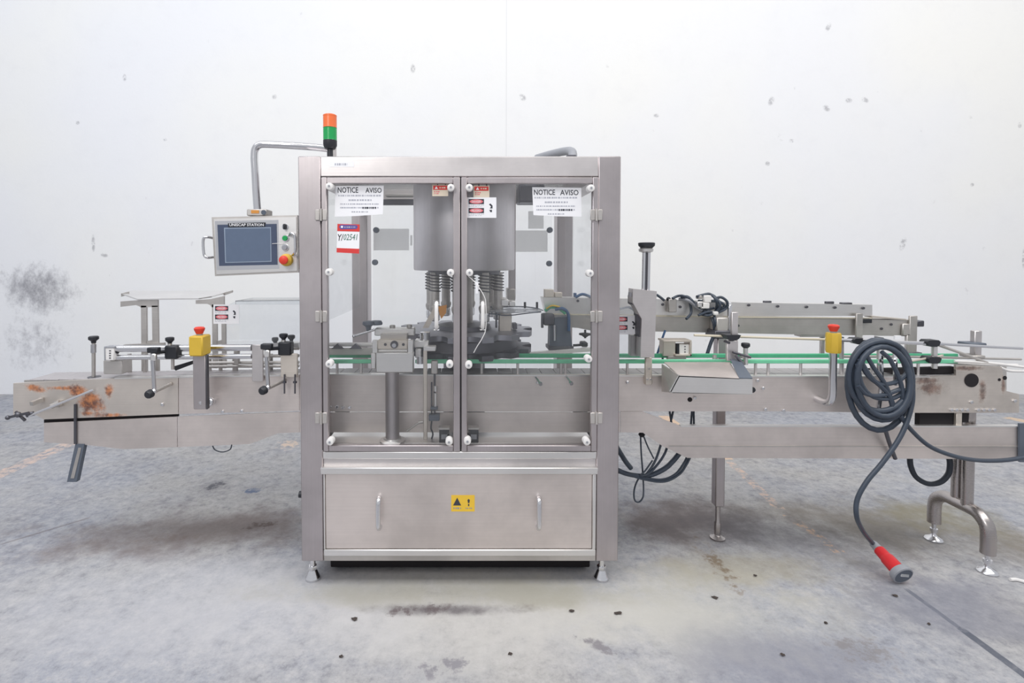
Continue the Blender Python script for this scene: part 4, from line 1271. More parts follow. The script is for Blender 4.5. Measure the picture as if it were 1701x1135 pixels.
for u in (640, 670):
    build('screw_head', MB().lathe([(0.006, -0.004), (0.008, 0.002)], P(u, 572.5, yh + 0.006), (0, 1, 0), 10), M['steel_dark'], cd)
build('top_block', MB().pb(622, 546, 688, 558, yh + 0.09, yh + 0.16, 0.004), M['steel_light'], cd)
tb_ = MB().pb(632, 555, 676, 565, yh + 0.05, yh + 0.12)
build('mid_block', tb_, M['steel_dull'], cd)
for (u, v) in ((652, 546), (680, 545)):
    build('clamp_screw', MB().lathe([(0.008, -0.02), (0.008, 0), (0.014, 0.002), (0.014, 0.016), (0.010, 0.018)], P(u, v, yh + 0.11)), M['steel_dull'], cd)
build('hand_lever', MB().cyl(P(588, 558.5, yh + 0.05), P(622, 548, yh + 0.08), 0.006, seg=10).ball(P(588, 558.5, yh + 0.05), 0.009), M['chrome'], cd)
build('lever_knob', MB().lathe([(0.010, -0.02), (0.014, 0), (0.030, 0.012), (0.028, 0.026), (0.012, 0.030)], P(612, 543, yh + 0.10)).lathe([(0.030, -0.008), (0.032, 0.0), (0.026, 0.012)], P(625, 537, yh + 0.13)), M['face_grey'], cd)
build('grip_jaw', MB().pb(688, 566, 712, 578, yh + 0.10, yh + 0.18, 0.004).pb(690, 580, 700, 596, yh + 0.08, yh + 0.12, 0.004), M['steel_light'], cd)
build('jaw_roller', MB().cyl(P(698, 592, yh + 0.06), P(698, 604, yh + 0.06), 0.018).cyl(P(706, 552, yh + 0.14), P(706, 567, yh + 0.14), 0.026), M['chrome'], cd)

# ------------------------------------------------------------------ sensor stand inside
ys = 2.53
ss = thing('sensor_stand', 'thin upright steel bar carrying small dark sensors beside the door meeting edge', 'sensor', (xf(706, ys), ys, zt_tab))
build('upright', MB().box(xf(703, ys), xf(709.5, ys), ys, ys + 0.012, zt_tab, zc(582, ys), 0.002), M['tan'], ss)
build('top_arm', MB().pb(703, 576, 724, 584, ys, ys + 0.05, 0.003), M['steel_light'], ss)
build('sensor_body', MB().pb(716, 600, 727, 622, ys + 0.01, ys + 0.04, 0.004), M['steel_dull'], ss)
build('sensor_rod', MB().cyl(P(722, 620, ys + 0.02), P(722, 690, ys + 0.02), 0.005).cyl(P(717, 635, ys + 0.02), P(717, 690, ys + 0.02), 0.004), M['steel_dark'], ss)
build('cylinder_head', MB().cyl(P(723.5, 641, ys + 0.02), P(723.5, 650, ys + 0.02), 0.010).cyl(P(723.5, 653, ys + 0.02), P(723.5, 676, ys + 0.02), 0.009), M['steel_light'], ss)
build('valve_block', MB().pb(712, 690, 730, 700, ys, ys + 0.04, 0.003).pb(715, 677, 727, 681, ys, ys + 0.03), M['face_grey'], ss)
build('hanging_lead', MB().tube([P(717, 700, ys + 0.02), P(716, 712, ys + 0.02), P(719, 722, ys + 0.02), P(714, 737, ys + 0.02)], 0.004, 8), M['rubber'], ss)
build('tie_rod', MB().cyl(P(676, 716, ys + 0.01), P(696, 702, ys + 0.01), 0.005).cyl(P(695, 702, ys + 0.01), P(703, 701, ys + 0.01), 0.008), M['steel_dull'], ss)
sw0 = thing('interlock_switch', 'small black door switch at the foot of the first door, by the sensor bar', 'switch', (xf(737.5, 2.49), 2.50, zt_tab), 'door interlock switches')
build('body', MB().pb(729.5, 714, 746, 740, 2.49, 2.52, 0.003), M['black'], sw0)
build('mount_plate', MB().pb(728.5, 711, 747, 714.5, 2.485, 2.525, 0.001), M['steel_dull'], sw0)
build('face_label', MB().pb(733, 722, 743, 730, 2.488, 2.49, 0), M['grey_plastic'], sw0)
copy_thing(sw0, sw0.location + Vector((xf(786.5, 2.49) - xf(737.5, 2.49), 0, 0)), 'small black door switch at the foot of the second door, outfeed side')
lw = thing('key_wire', 'thin white wire dangling in a loop from the second door handle', 'wire', P(806, 547, 2.405))
build('wire', MB().tube([P(778, 459, 2.432), P(788, 468, 2.42), P(797, 480, 2.412), P(804, 492, 2.41), P(807, 505, 2.41), P(807, 545, 2.41), P(801, 562, 2.41), P(793, 575, 2.415), P(787, 586, 2.425)], 0.0022, 6), M['white'], lw)
build('wire_tag', MB().pb(790, 469, 794.5, 488, 2.415, 2.418, 0.001), M['paper'], lw)

# ------------------------------------------------------------------ emergency stop stations on the conveyor edge
def estop(u, v0, v1, vp, square, lab):
    Y = 2.50
    p = P(u, v0, Y)
    w = pxr(11.5, Y)
    q = P(u, v1, Y)
    e = thing('emergency_stop', lab, 'button', (p.x, Y, P(CX, vp, Y).z), 'emergency stop stations')
    if square:
        build('box', MB().box(p.x - w, p.x + w, Y - 0.04, Y + 0.045, q.z, p.z, 0.006), M['yellow'], e, 'yellow box')
    else:
        build('box', MB().lathe([(w * 0.9, 0), (w, 0.01), (w, p.z - q.z - 0.012), (w * 0.92, p.z - q.z)], (p.x, Y, q.z), seg=8), M['yellow'], e, 'yellow box')
    build('button_neck', MB().cyl((p.x, Y, p.z), (p.x, Y, p.z + 0.012), 0.014), M['grey_plastic'], e)
    build('mushroom_button', MB().lathe([(0.016, 0.008), (0.019, 0.016), (0.024, 0.026), (0.025, 0.034), (0.019, 0.040), (0.004, 0.042)], (p.x, Y, p.z)), M['button_red'], e, 'red mushroom button')
    zb = P(CX, vp, Y).z
    if square:
        build('post', MB().box(p.x - 0.033, p.x + 0.030, Y - 0.006, Y + 0.02, zb - 0.012, q.z, 0.004), M['steel_v'], e)
        build('side_plate', MB().box(p.x + 0.030, p.x + 0.034, Y - 0.006, Y + 0.02, zb - 0.012, q.z, 0.001), M['steel_dark'], e)
        build('elbow', MB().tube([(p.x, Y + 0.01, zb + 0.03), (p.x + 0.005, Y + 0.015, zb + 0.004), (p.x + 0.01, Y + 0.04, zb), (p.x + 0.01, YC0, zb)], 0.018, 14).ball((p.x + 0.022, Y + 0.05, zb + 0.012), 0.023), M['chrome'], e)
    else:
        build('post', MB().tube([(p.x, Y, q.z), (p.x, Y, q.z - 0.1), (p.x, Y, zb + 0.05), (p.x - 0.003, Y + 0.012, zb + 0.012), (p.x - 0.006, Y + 0.045, zb), (p.x - 0.006, YC0, zb)], pxr(6, Y), 16), M['chrome'], e)
    return e


estop(331.5, 557, 590, 676, True, 'yellow box emergency stop on a flat steel post at the infeed side')
estop(1384.5, 553, 586, 672, False, 'yellow emergency stop on a bent chrome post beside the coiled cable')

# ------------------------------------------------------------------ infeed: studs, counters, clamps
st = thing('adjuster_stud', 'slim upright stud with black knob at the rusty infeed end', 'knob', (xf(155.5, 2.66), 2.66, zc(628)))


def knob_on(parent, u, v, Y, r=0.02, lab=None):
    p = P(u, v, Y)
    return build('hand_knob', MB().lathe([(r * 0.45, -0.022), (r * 0.5, -0.012), (r, -0.002), (r, 0.010), (r * 0.8, 0.014)], p, seg=12), M['black'], parent, lab)


a, b = P(155.5, 568, 2.66), P(155.5, 622, 2.66)
build('rod', MB().cyl(b - Vector((0, 0, 0.02)), a, 0.009), M['steel_dull'], st)
build('sleeve', MB().cyl(P(155.5, 572, 2.66), P(155.5, 586, 2.66), 0.013), M['chrome'], st)
knob_on(st, 155.5, 563, 2.66, 0.024)
build('base_washer', MB().lathe([(0.03, 0), (0.03, 0.008)], (a.x, 2.66, b.z - 0.02)), M['steel_dark'], st)

pcn = thing('position_counter', 'small white position counter on a brown steel block, infeed end of the tubes', 'counter', P(180, 600, 2.56))
build('case', MB().pb(173, 577, 189, 599, 2.56, 2.60, 0.003), M['white'], pcn)
build('case_rim', MB().pb(172.5, 576, 189.5, 578.5, 2.558, 2.602, 0.001).pb(172.5, 577, 175, 599, 2.557, 2.56, 0.001), M['grey_plastic'], pcn)
dg_ = MB()
for v in (583, 587, 591, 595):
    dg_.pb(181, v - 0.8, 184, v + 0.8, 2.5585, 2.56, 0)
build('digit_marks', dg_, M['ink'], pcn, smooth=False)
build('side_knob', MB().cyl(P(189, 583, 2.585), P(196, 583, 2.585), 0.014), M['black'], pcn)

sc = thing('sensor_counter', 'white position counter inside a tan steel bracket box above the outfeed belt', 'counter', P(1128, 594, 2.75))
build('bracket_box', MB().pb(1102, 568, 1122, 592, 2.74, 2.80, 0.002).pb(1102, 565.5, 1149, 568.5, 2.72, 2.80, 0.001).pb(1122, 589, 1149, 592, 2.72, 2.80, 0.001).pb(1146.5, 568.5, 1149, 592, 2.72, 2.80, 0.001), M['tan'], sc)
build('case', MB().pb(1129, 572, 1145, 591, 2.73, 2.77, 0.003), M['white'], sc)
build('side_cap', MB().pb(1124.5, 572, 1129, 591, 2.735, 2.77, 0.002), M['black'], sc)
dg_ = MB()
for v in (576, 580.5, 585):
    dg_.pb(1137, v - 0.8, 1139, v + 0.8, 2.7285, 2.73, 0)
build('digit_marks', dg_, M['ink'], sc, smooth=False)
build('bracket_foot', MB().pb(1110, 592, 1140, 601, 2.74, 2.77), M['steel_dull'], sc)


def rail_clamp(uv, lab, gl='rail clamps at the infeed'):
    """black clamp block on the guide tube, cross rod and hanging rod with knob"""
    u, v = uv
    Y = 2.55
    p0 = P(u, v, Y)
    r = thing('rail_clamp', lab, 'clamp', p0, gl)
    build('clamp_block', MB().pb(u - 11, v - 11, u + 11, v + 11, Y, Y + 0.05, 0.006), M['black'], r)
    k = P(u - 1, v - 22, Y + 0.02)
    build('hand_knob', MB().lathe([(0.008, -0.03), (0.010, -0.016), (0.021, -0.004), (0.021, 0.008), (0.016, 0.011)], k, seg=12), M['black'], r)
    build('knob_stem', MB().cyl(k - Vector((0, 0, 0.045)), k - Vector((0, 0, 0.02)), 0.011), M['steel_light'], r)
    build('stud', MB().cyl(P(u + 4, v + 8, Y + 0.03), P(u + 4, v + 28, Y + 0.03), 0.008), M['steel_dull'], r)
    build('cross_rod', MB().cyl(P(u - 30, v + 0.5, 2.50), P(u - 4, v - 2, Y + 0.02), 0.009), M['black'], r)
    build('rod_clamp', MB().pb(u - 40, v - 8, u - 22, v + 1, 2.485, 2.52, 0.004), M['black'], r)
    h0, h1 = P(u - 30, v + 1, 2.49), P(u - 26.5, v + 65, 2.49)
    build('hanging_rod', MB().cyl(h0, h1, 0.0095), M['chrome'], r)
    build('rod_boss', MB().pb(u - 34, v + 2, u - 25, v + 14, 2.48, 2.50, 0.004), M['steel_light'], r)
    kk = P(u - 35, v + 69, 2.47)
    d = (P(u, v + 50, YC0) - kk).normalized()
    build('end_knob', MB().lathe([(0.016, -0.014), (0.020, -0.008), (0.021, 0.012), (0.013, 0.018)], kk, d, 10), M['black'], r)
    build('end_rod', MB().cyl(kk, P(u + 1, v + 52, YC0 - 0.002), 0.009), M['steel_dull'], r)
    build('rod_joint', MB().ball(P(u - 27, v + 64, 2.485), 0.013), M['chrome'], r)
    return r


rail_clamp((283, 586), 'black clamp with hanging chrome rod on the twin chrome guide tubes')
c2 = rail_clamp((472, 580), 'black clamp with hanging chrome rod next to the cabinet post')
sk = thing('slide_adjuster', 'pair of small knobs on a pale slide block next to the cabinet', 'knob', P(465, 578, 2.72))
build('slide_block', MB().pb(452, 570, 496, 581, 2.70, 2.76, 0.003), M['steel_light'], sk)
knob_on(sk, 484, 561, 2.72, 0.019)
knob_on(sk, 457, 565, 2.72, 0.017)

# ------------------------------------------------------------------ tray shelf behind the infeed
sh = thing('tray_shelf', 'pale steel shelf on two slotted brackets standing behind the infeed conveyor', 'shelf', P(290, 615, 2.86))
zf1, zf0 = P(CX, 498, 2.84), P(CX, 486, 3.22)
x0, x1 = P(202, 495, 2.84).x, P(372, 495, 2.84).x
plate = [(P(201, 489, 3.1).x, 3.1, P(0, 489, 3.1).z), (P(228, 498.5, 2.84).x, 2.84, P(0, 498.5, 2.84).z), (P(330, 497.5, 2.84).x, 2.84, P(0, 497.5, 2.84).z), (P(352, 494, 2.90).x, 2.90, P(0, 494, 2.90).z), (P(385, 485, 3.2).x, 3.2, P(0, 485, 3.2).z), (P(215, 484.5, 3.2).x, 3.2, P(0, 484.5, 3.2).z)]
build('shelf_plate', MB().prism(plate, (0, 0, 0.006)), M['steel_light'], sh)
build('plate_fold', MB().pp([(201, 488), (213, 485), (213, 489), (201, 493)], 3.08, 3.09), M['steel_dull'], sh)
build('plate_fold', MB().pp([(370, 487), (386, 482.5), (386, 486), (372, 491)], 3.08, 3.09), M['steel_dull'], sh)


def slot_bracket(uv_arm, u0, u1, u2, u3, v0, v1, vb):
    m = MB()
    m.pp(uv_arm, 2.85, 2.862)
    m.pp([(u0, v0), (u1, v0), (u1 + 1, vb), (u0 + 1, vb)], 2.85, 2.862)
    m.pp([(u2, v0), (u3, v0), (u3 + 2, vb), (u2 + 2, vb)], 2.85, 2.862)
    m.pp([(u1, v1 - 5), (u2 + 1, v1 - 7), (u2 + 1, v1), (u1, v1)], 2.85, 2.862)
    b = build('slotted_bracket', m, M['steel_dull'], sh)
    return b


slot_bracket([(200, 501), (228, 499), (262, 497), (262, 510), (234, 511), (231, 509), (226, 507), (200, 510)], 234, 243, 252, 262, 508, 572, 618)
slot_bracket([(325, 499), (350, 497), (372, 492), (372, 507), (352, 511), (349, 507), (344, 505), (325, 505)], 352, 360, 367, 373.5, 506, 572, 612)
build('bracket_flange', MB().pp([(205, 573), (272, 570), (272, 574), (205, 576)], 2.83, 2.85), M['steel_dull'], sh)

# ------------------------------------------------------------------ clear tunnel guards
g1 = thing('clear_guard', 'clear folded guard with danger sign over the infeed, against the cabinet', 'guard', P(430, 610, 2.70), 'clear guards')
build('front_sheet', MB().pp([(376, 508), (391, 501), (498, 500), (498, 577), (376, 577)], 2.66, 2.664), M['pc'], g1, smooth=False)
build('top_fold', MB().pp([(391, 499.5), (498, 498.5), (498, 506), (391, 506)], 2.655, 2.66), M['pc'], g1, smooth=False)
tp_ = MB().prism([P(391, 501, 2.664), P(498, 500, 2.664), P(498, 500, 2.664) + Vector((0, 0.22, 0)), P(391, 501, 2.664) + Vector((0, 0.22, 0))], (0, 0, 0.004))
build('top_sheet', tp_, M['pc'], g1, smooth=False)
danger_sign(g1, 354.5, 506, 397, 538, 2.655)
for u in (392, 478):
    build('guard_foot', MB().pb(u - 4, 575, u + 4, 606, 2.668, 2.69), M['steel_dull'], g1)
g2 = thing('clear_guard', 'narrow clear guard with danger sign between the cabinet and the height adjuster', 'guard', P(1044, 600, 2.62), 'clear guards')
build('front_sheet', MB().pp([(1020, 512), (1050, 511), (1060, 520), (1060, 594), (1020, 594)], 2.61, 2.614), M['pc'], g2, smooth=False)
build('curved_side', MB().tube([P(1030, 513, 2.63), P(1046, 511, 2.63), P(1058, 522, 2.63), P(1060, 540, 2.63)], 0.006, 6), M['disc'], g2)
danger_sign(g2, 1018, 524, 1060, 555.5, 2.605)
build('lower_block', MB().pb(1048, 557, 1064, 592, 2.615, 2.66), M['steel_dull'], g2)

# ------------------------------------------------------------------ height adjuster at the outfeed
Yh = 2.53
ha = thing('height_adjuster', 'tall steel height adjuster with twin rods and a big black star knob', 'adjuster', P(1076, 640, Yh))
k = P(1074, 413, Yh + 0.03)
build('star_knob', MB().lathe([(0.018, -0.012), (0.024, -0.002), (0.040, 0.014), (0.041, 0.027), (0.034, 0.030)], k, seg=14), M['black'], ha)
build('collar', MB().lathe([(0.018, 0), (0.034, 0.006), (0.036, 0.018), (0.026, 0.026)], P(1073, 420, Yh + 0.03), seg=20), M['steel_light'], ha)
for u in (1068.5, 1076.5):
    build('guide_rod', MB().cyl(P(u, 485, Yh + 0.03), P(u + 1.5, 418, Yh + 0.03), 0.0085), M['chrome'], ha)
tr_ = []
p, q_ = P(1072.5, 485, Yh + 0.03), P(1073.8, 418, Yh + 0.03)
build('lead_screw', MB().cyl(p, q_, 0.006), M['steel_dark'], ha)
build('head_block', MB().pp([(1051.5, 480), (1091, 484), (1090, 510), (1087, 594), (1064, 594), (1066, 530), (1051, 502)], Yh, Yh + 0.07), M['steel'], ha)
build('side_bracket', MB().pp([(1050, 492), (1066, 500), (1067, 560), (1061, 560), (1060, 512), (1050, 506)], Yh + 0.02, Yh + 0.09), M['steel_dark'], ha)
build('side_screw', MB().cyl(P(1046, 490, Yh + 0.03), P(1054, 490, Yh + 0.03), 0.009).cyl(P(1047, 493, Yh + 0.03), P(1048, 486, Yh + 0.03), 0.012), M['grey_plastic'], ha)
build('mount_strap', MB().pb(1072.5, 594, 1083, 640, Yh + 0.045, Yh + 0.065, 0.003), M['tan'], ha)
for (u, v) in ((1075.5, 630), (1078, 612), (1081, 630)):
    build('strap_bolt', MB().lathe([(0.005, -0.006), (0.0065, 0)], P(u, v, Yh + 0.045), (0, 1, 0), 8), M['chrome'], ha)
build('strap_foot', MB().pb(1071, 628, 1084, 638, Yh + 0.06, YC0 + 0.002), M['tan'], ha)

# ------------------------------------------------------------------ reject tray hung on the conveyor edge
Ya, Yb_ = 2.34, 2.575
rt = thing('reject_tray', 'sloping folded steel tray hung on the front of the conveyor', 'tray', P(1170, 655, Yb_))
A = [P(1103, 603, Yb_), P(1213, 603, Yb_), P(1228, 630, Ya), P(1129, 626, Ya)]
build('tray_floor', MB().prism(A, (0, 0, 0.004)), M['steel_panel'], rt, 'bright sloping floor')
build('front_lip', MB().pp([(1127, 624), (1250, 630), (1250, 655), (1118, 653), (1112, 650)], Ya, Ya + 0.005), M['steel_light'], rt)
Lf = [P(1099, 605, Yb_), P(1128, 624, Ya), P(1113, 652, Ya), P(1099, 651, Yb_)]
build('end_wall', MB().prism(Lf, (0.005, 0, 0)), M['steel_dull'], rt)
Rf = [P(1213, 598, Yb_), P(1229, 598, Yb_), P(1250, 629.5, Ya), P(1228, 629.5, Ya)]
build('side_plate', MB().prism(Rf, (0, 0, 0.004)), M['face_grey'], rt)
U = [P(1113, 652, Ya), P(1250, 655, Ya), P(1204, 652, YC0 - 0.005), P(1108, 649, YC0 - 0.005)]
build('tray_underside', MB().prism(U, (0, 0, -0.003)), M['steel_dull'], rt)
build('tray_hook', MB().pb(1208, 566, 1226, 600, Yb_, Yb_ + 0.02, 0.003).pb(1216, 519, 1226, 566, Yb_ + 0.004, Yb_ + 0.018, 0.002), M['steel'], rt, 'upright hanger bar')
build('clamp_ring', MB().pp([(1207, 557), (1231, 557), (1228, 563), (1222, 566), (1214, 566), (1209, 562)], Yb_ - 0.02, Yb_ + 0.05), M['black'], rt)
build('stay_rod', MB().cyl(P(1203, 567, Yb_), P(1212, 570, Yb_), 0.006).cyl(P(1217, 585, Yb_ - 0.02), P(1247, 594, Yb_ - 0.02), 0.006).cyl(P(1222, 590, Yb_ - .02), P(1236, 607, Yb_ - 0.04), 0.008), M['steel_dark'], rt)
build('tray_bolt', MB().lathe([(0.010, -0.004), (0.012, 0)], P(1251, 648, Ya + 0.01), (0, 1, 0), 10), M['black'], rt)

aj = thing('rail_adjuster', 'small black knob on a pale stem beside the tray hanger', 'knob', P(1238, 604, 2.60))
knob_on(aj, 1238.5, 574.5, 2.60, 0.021)
build('stem', MB().cyl(P(1238.5, 577, 2.60), P(1238.5, 606, 2.60), 0.011), M['steel_light'], aj)
build('foot', MB().pb(1232, 590, 1245, 596, 2.595, 2.62), M['steel_dull'], aj)

# ------------------------------------------------------------------ outfeed guide rods
gr = thing('outfeed_guide', 'long thin guide rods on black clamps fanning out over the outfeed end', 'guide rail', P(1554, 610, 2.66))
def rod(pts, r, mat, nm='guide_rod'):
    return build(nm, MB().tube(pts, r, 8, 4), mat, gr)
Yg = 2.62
rod([P(1153, 557, Yg), P(1300, 562, Yg), P(1430, 566, Yg)], 0.006, M['beige'])
rod([P(1395, 565, Yg), P(1462, 568, Yg), P(1565, 571.5, Yg)], 0.009, M['chrome'])
rod([P(1558, 571, Yg), P(1630, 575.5, Yg), P(1698, 579, Yg)], 0.007, M['chrome'])
rod([P(1555, 572, Yg), P(1600, 588, Yg), P(1640, 603, Yg)], 0.007, M['steel_dull'])
rod([P(1395, 592, 2.74), P(1520, 593, 2.74), P(1696, 597, 2.74)], 0.006, M['steel_dull'])
rod([P(1500, 602, Yg), P(1560, 592, Yg), P(1564, 590, Yg)], 0.006, M['tan'])
rod([P(1585, 600, Yg), P(1640, 603, Yg), P(1700, 610, Yg)], 0.007, M['rail_white'])
rod([P(1560, 601, Yg + .06), P(1630, 606, Yg + .06), P(1690, 607, Yg + .06)], 0.008, M['rail_white'])
rod([P(1660, 610, Yg), P(1676, 616, Yg), P(1700, 617, Yg)], 0.007, M['rail_white'])
for (u, v, w, h) in ((1430, 567.5, 11, 5), (1461, 566, 9, 5), (1552, 571, 11, 5.5), (1553.5, 599, 11, 5.5)):
    build('rod_clamp', MB().pp([(u - w, v - h * .5), (u - w * .7, v - h), (u + w * .7, v - h), (u + w, v - h * .5), (u + w * .8, v + h * .6), (u + w * .4, v + h), (u - w * .4, v + h), (u - w * .8, v + h * .6)], Yg - 0.02, Yg + 0.03), M['black'], gr)
build('clamp_post', MB().cyl(P(1552, 575, Yg + 0.005), P(1552, 612, Yg + 0.005), 0.013), M['steel_light'], gr)
build('clamp_post', MB().pb(1620, 550, 1631, 594, 2.76, 2.79, 0.003), M['steel'], gr)
build('rod_clamp', MB().pb(1613, 570.5, 1640, 577, 2.72, 2.80, 0.004), M['face_grey'], gr)
build('rod_clamp', MB().pb(1616, 591, 1638, 596, 2.72, 2.80, 0.004), M['steel_dull'], gr)
build('clamp_post', MB().cyl(P(1625, 594, 2.775), P(1625, 612, 2.775), 0.010), M['steel_dull'], gr)
for u in (1187, 1398, 1460, 1487):
    build('stay_post', MB().cyl(P(u, 566, 2.64) if u > 1300 else P(u, 590, 2.64), P(u, 624, 2.64), 0.010), M['steel'], gr)
build('white_card', MB().pb(1435, 557.5, 1452, 565, Yg - 0.04, Yg - 0.035, 0), M['paper'], gr, 'small white card', smooth=False)
build('white_card', MB().pb(1487, 558, 1497, 564, Yg + 0.04, Yg + 0.05, 0), M['paper'], gr, 'small white card', smooth=False)

# ------------------------------------------------------------------ cables
def cable(parent, pts, r, name='cable', mat=None, seg=8, lab=None):
    return build(name, MB().tube(pts, r, seg, 8), mat or M['cable'], parent, lab)


cbd = thing('cable_bundle', 'tangle of dark cables and small white connectors tied on the cap feed conveyor', 'cables', P(1180, 525, YR))
Yc = YR - 0.03
for pts in ([(1117, 496), (1126, 492), (1136, 492), (1146, 498), (1158, 508), (1172, 514), (1186, 512)],
            [(1132, 494), (1142, 493), (1150, 500), (1160, 512), (1175, 520), (1190, 518), (1196, 505), (1186, 492), (1174, 489), (1160, 492)],
            [(1158, 493), (1168, 490), (1180, 489), (1190, 500), (1189, 516), (1178, 524), (1162, 522)],
            [(1146, 502), (1148, 514), (1147, 522), (1140, 530)],
            [(1186, 497), (1198, 494), (1208, 502), (1206, 512), (1196, 518), (1186, 522), (1172, 522)],
            [(1182, 500), (1196, 502), (1203, 508), (1198, 516)],
            [(1160, 500), (1174, 501), (1186, 500)], [(1160, 524), (1176, 518), (1190, 520), (1200, 510)],
            [(1091, 490), (1097, 494), (1103, 499)], [(1186, 520), (1188, 536), (1189, 552)], [(1182, 528), (1186, 540), (1187, 556)]):
    cable(cbd, [P(u, v, Yc - random.uniform(0, 0.05)) for u, v in pts], 0.0075)
cable(cbd, [P(1128, 497, Yc), P(1142, 499, Yc - .03), P(1154, 508, Yc - .02), P(1166, 516, Yc - .02)], 0.009, mat=M['grey_plastic'])
for (u, v, w, h, mt) in ((1176, 497, 6, 6, 'white'), (1164, 506, 5, 5, 'steel_light'), (1172, 508, 7, 5, 'white'), (1190, 521, 4, 3, 'white'), (1163, 494, 4, 3, 'steel_dull')):
    build('connector', MB().pb(u - w, v - h, u + w, v + h, Yc - 0.05, Yc - 0.02, 0.004), M[mt], cbd, 'small white connector' if mt == 'white' else None)
build('junction_box', MB().pb(1111, 497, 1124, 519, YR - 0.045, YR - 0.003, 0.003), M['steel_dull'], cbd)
build('junction_knob', MB().ball(P(1110.5, 497, YR - 0.03), 0.012), M['black'], cbd)
build('steel_arch', MB().tube([P(1211, 556, YR - .05), P(1211.5, 515, YR - .05), P(1212, 507, YR - .04), P(1212, 504, YR - .01)], 0.010, 10).tube([P(1213.5, 556, YR - .05), P(1213.5, 515, YR - .05), P(1214, 507, YR - .04)], 0.007, 8), M['chrome'], cbd)
build('motor_case', MB().pb(1191, 528, 1210, 554, YR - 0.09, YR - 0.006, 0.005), M['steel_dull'], cbd)

bl = thing('blue_lead', 'thin blue lead hanging in a slant behind the height adjuster', 'cable', P(1097, 575, 2.86))
cable(bl, [P(1105, 549, 2.86), P(1099, 566, 2.85), P(1090, 594, 2.84)], 0.006, mat=M['blue_cable'])
cable(bl, [P(1099, 566, 2.86), P(1100, 580, 2.85), P(1101, 600, 2.84)], 0.006, mat=M['cable'])
bl2 = thing('dark_lead', 'short dark lead slanting down beside the cap feed conveyor post', 'cable', P(1180, 575, 2.86))
cable(bl2, [P(1185, 560, 2.86), P(1180, 572, 2.86), P(1173, 594, 2.86)], 0.010, mat=M['cable'])
rl = thing('rod_lead', 'two dark lead pairs showing in the gap between conveyor and lower tray', 'cable', P(1130, 695, 2.70))
for a, b in (((1111, 682), (1116, 700)), ((1120, 682), (1112, 704)), ((1150, 682), (1147, 708)), ((1152, 682), (1153, 708))):
    cable(rl, [P(a[0], a[1] - 8, 2.70), P((a[0] + b[0]) / 2, (a[1] + b[1]) / 2, 2.70), P(b[0], b[1] + 6, 2.70)], 0.0055)

wh = thing('wire_harness', 'bundle of thin dark wires drooping in arcs between cabinet and lower tray', 'cables', P(1068, 795, 2.75))
Yw = 2.72
for pts, r in (([(1020, 778), (1040, 787), (1066, 791), (1085, 788), (1105, 778), (1118, 766), (1128, 754)], 0.013),
               ([(1020, 783), (1045, 789), (1068, 791), (1080, 780), (1090, 762), (1098, 738)], 0.0065),
               ([(1020, 780), (1050, 790), (1075, 788), (1092, 772), (1103, 756), (1108, 744)], 0.0065),
               ([(1030, 785), (1070, 794), (1100, 797), (1122, 788), (1136, 770), (1142, 758)], 0.0065),
               ([(1035, 786), (1072, 797), (1104, 800), (1128, 788), (1140, 772), (1146, 760)], 0.0065),
               ([(1020, 735), (1030, 752), (1040, 768), (1048, 778)], 0.013),
               ([(1064, 720), (1065, 750), (1068, 790), (1069, 812), (1068, 826), (1062, 834), (1055, 832), (1053, 820), (1056, 805), (1064, 790), (1072, 782), (1084, 765)], 0.0045),
               ([(1068, 722), (1076, 742), (1086, 762)], 0.004)):
    cable(wh, [P(u, v, Yw + random.uniform(-0.015, 0.015)) for u, v in pts], r)
build('tie_point', MB().lathe([(0.010, -0.012), (0.018, 0), (0.010, 0.012)], P(1066, 722, Yw)), M['black'], wh)

# coiled supply cable hung on the guide clamp, with its plug on the floor
pwr = thing('power_cable', 'thick dark grey supply cable coiled on the guide rods, red plug end on the floor', 'cable', P(1460, 640, 2.50))
RC = 0.0135
def loop(cu, cv, ru, rv, a0, a1, Y, tilt=0.0, n=26):
    out = []
    for i in range(n + 1):
        a = math.radians(a0 + (a1 - a0) * i / n)
        du, dv = ru * math.cos(a), -rv * math.sin(a)
        out.append(P(cu + du * math.cos(tilt) - dv * math.sin(tilt), cv + du * math.sin(tilt) + dv * math.cos(tilt), Y + 0.012 * math.sin(a * 2)))
    return out
for (cu, cv, ru, rv, a0, a1, Y, t) in ((1459, 640, 51, 75, 0, 360, 2.49, -0.05), (1465, 632, 50, 66, 0, 360, 2.465, -0.08), (1468, 634, 44, 58, 20, 380, 2.44, -0.12), (1463, 625, 53, 58, 60, 320, 2.455, 0.1),
                                       (1467, 612, 44, 44, -10, 200, 2.47, 0.25)):
    build('cable_coil', MB().tube(loop(cu, cv, ru, rv, a0, a1, Y, t), RC, 10, 1, smooth=False), M['cable'], pwr)
for pts in ([(1428, 597), (1440, 622), (1462, 638), (1490, 634), (1507, 620)], [(1424, 605), (1432, 640), (1452, 660), (1482, 662), (1506, 648)], [(1440, 592), (1452, 612), (1470, 638), (1482, 668), (1492, 692)],
            [(1425, 640), (1440, 655), (1465, 657), (1500, 645)], [(1465, 585), (1480, 600), (1497, 640), (1500, 680)], [(1430, 600), (1448, 628), (1475, 655), (1486, 690)]):
    build('cable_coil', MB().tube([P(u, v, 2.43 + 0.006 * i) for i, (u, v) in enumerate(pts)], RC * 0.75, 8, 6), M['cable'], pwr)
tail = [P(1516, 640, 2.46), P(1515, 670, 2.45), P(1505, 705, 2.44), P(1490, 735, 2.43), P(1465, 770, 2.42), P(1440, 800, 2.42), P(1424, 830, 2.42), P(1423, 858, 2.42), P(1432, 880, 2.49), P(1443, 895, 2.57), FL(1451, 904, 0.115)]
build('cable_tail', MB().tube(tail, RC * 0.8, 10, 8), M['cable'], pwr)
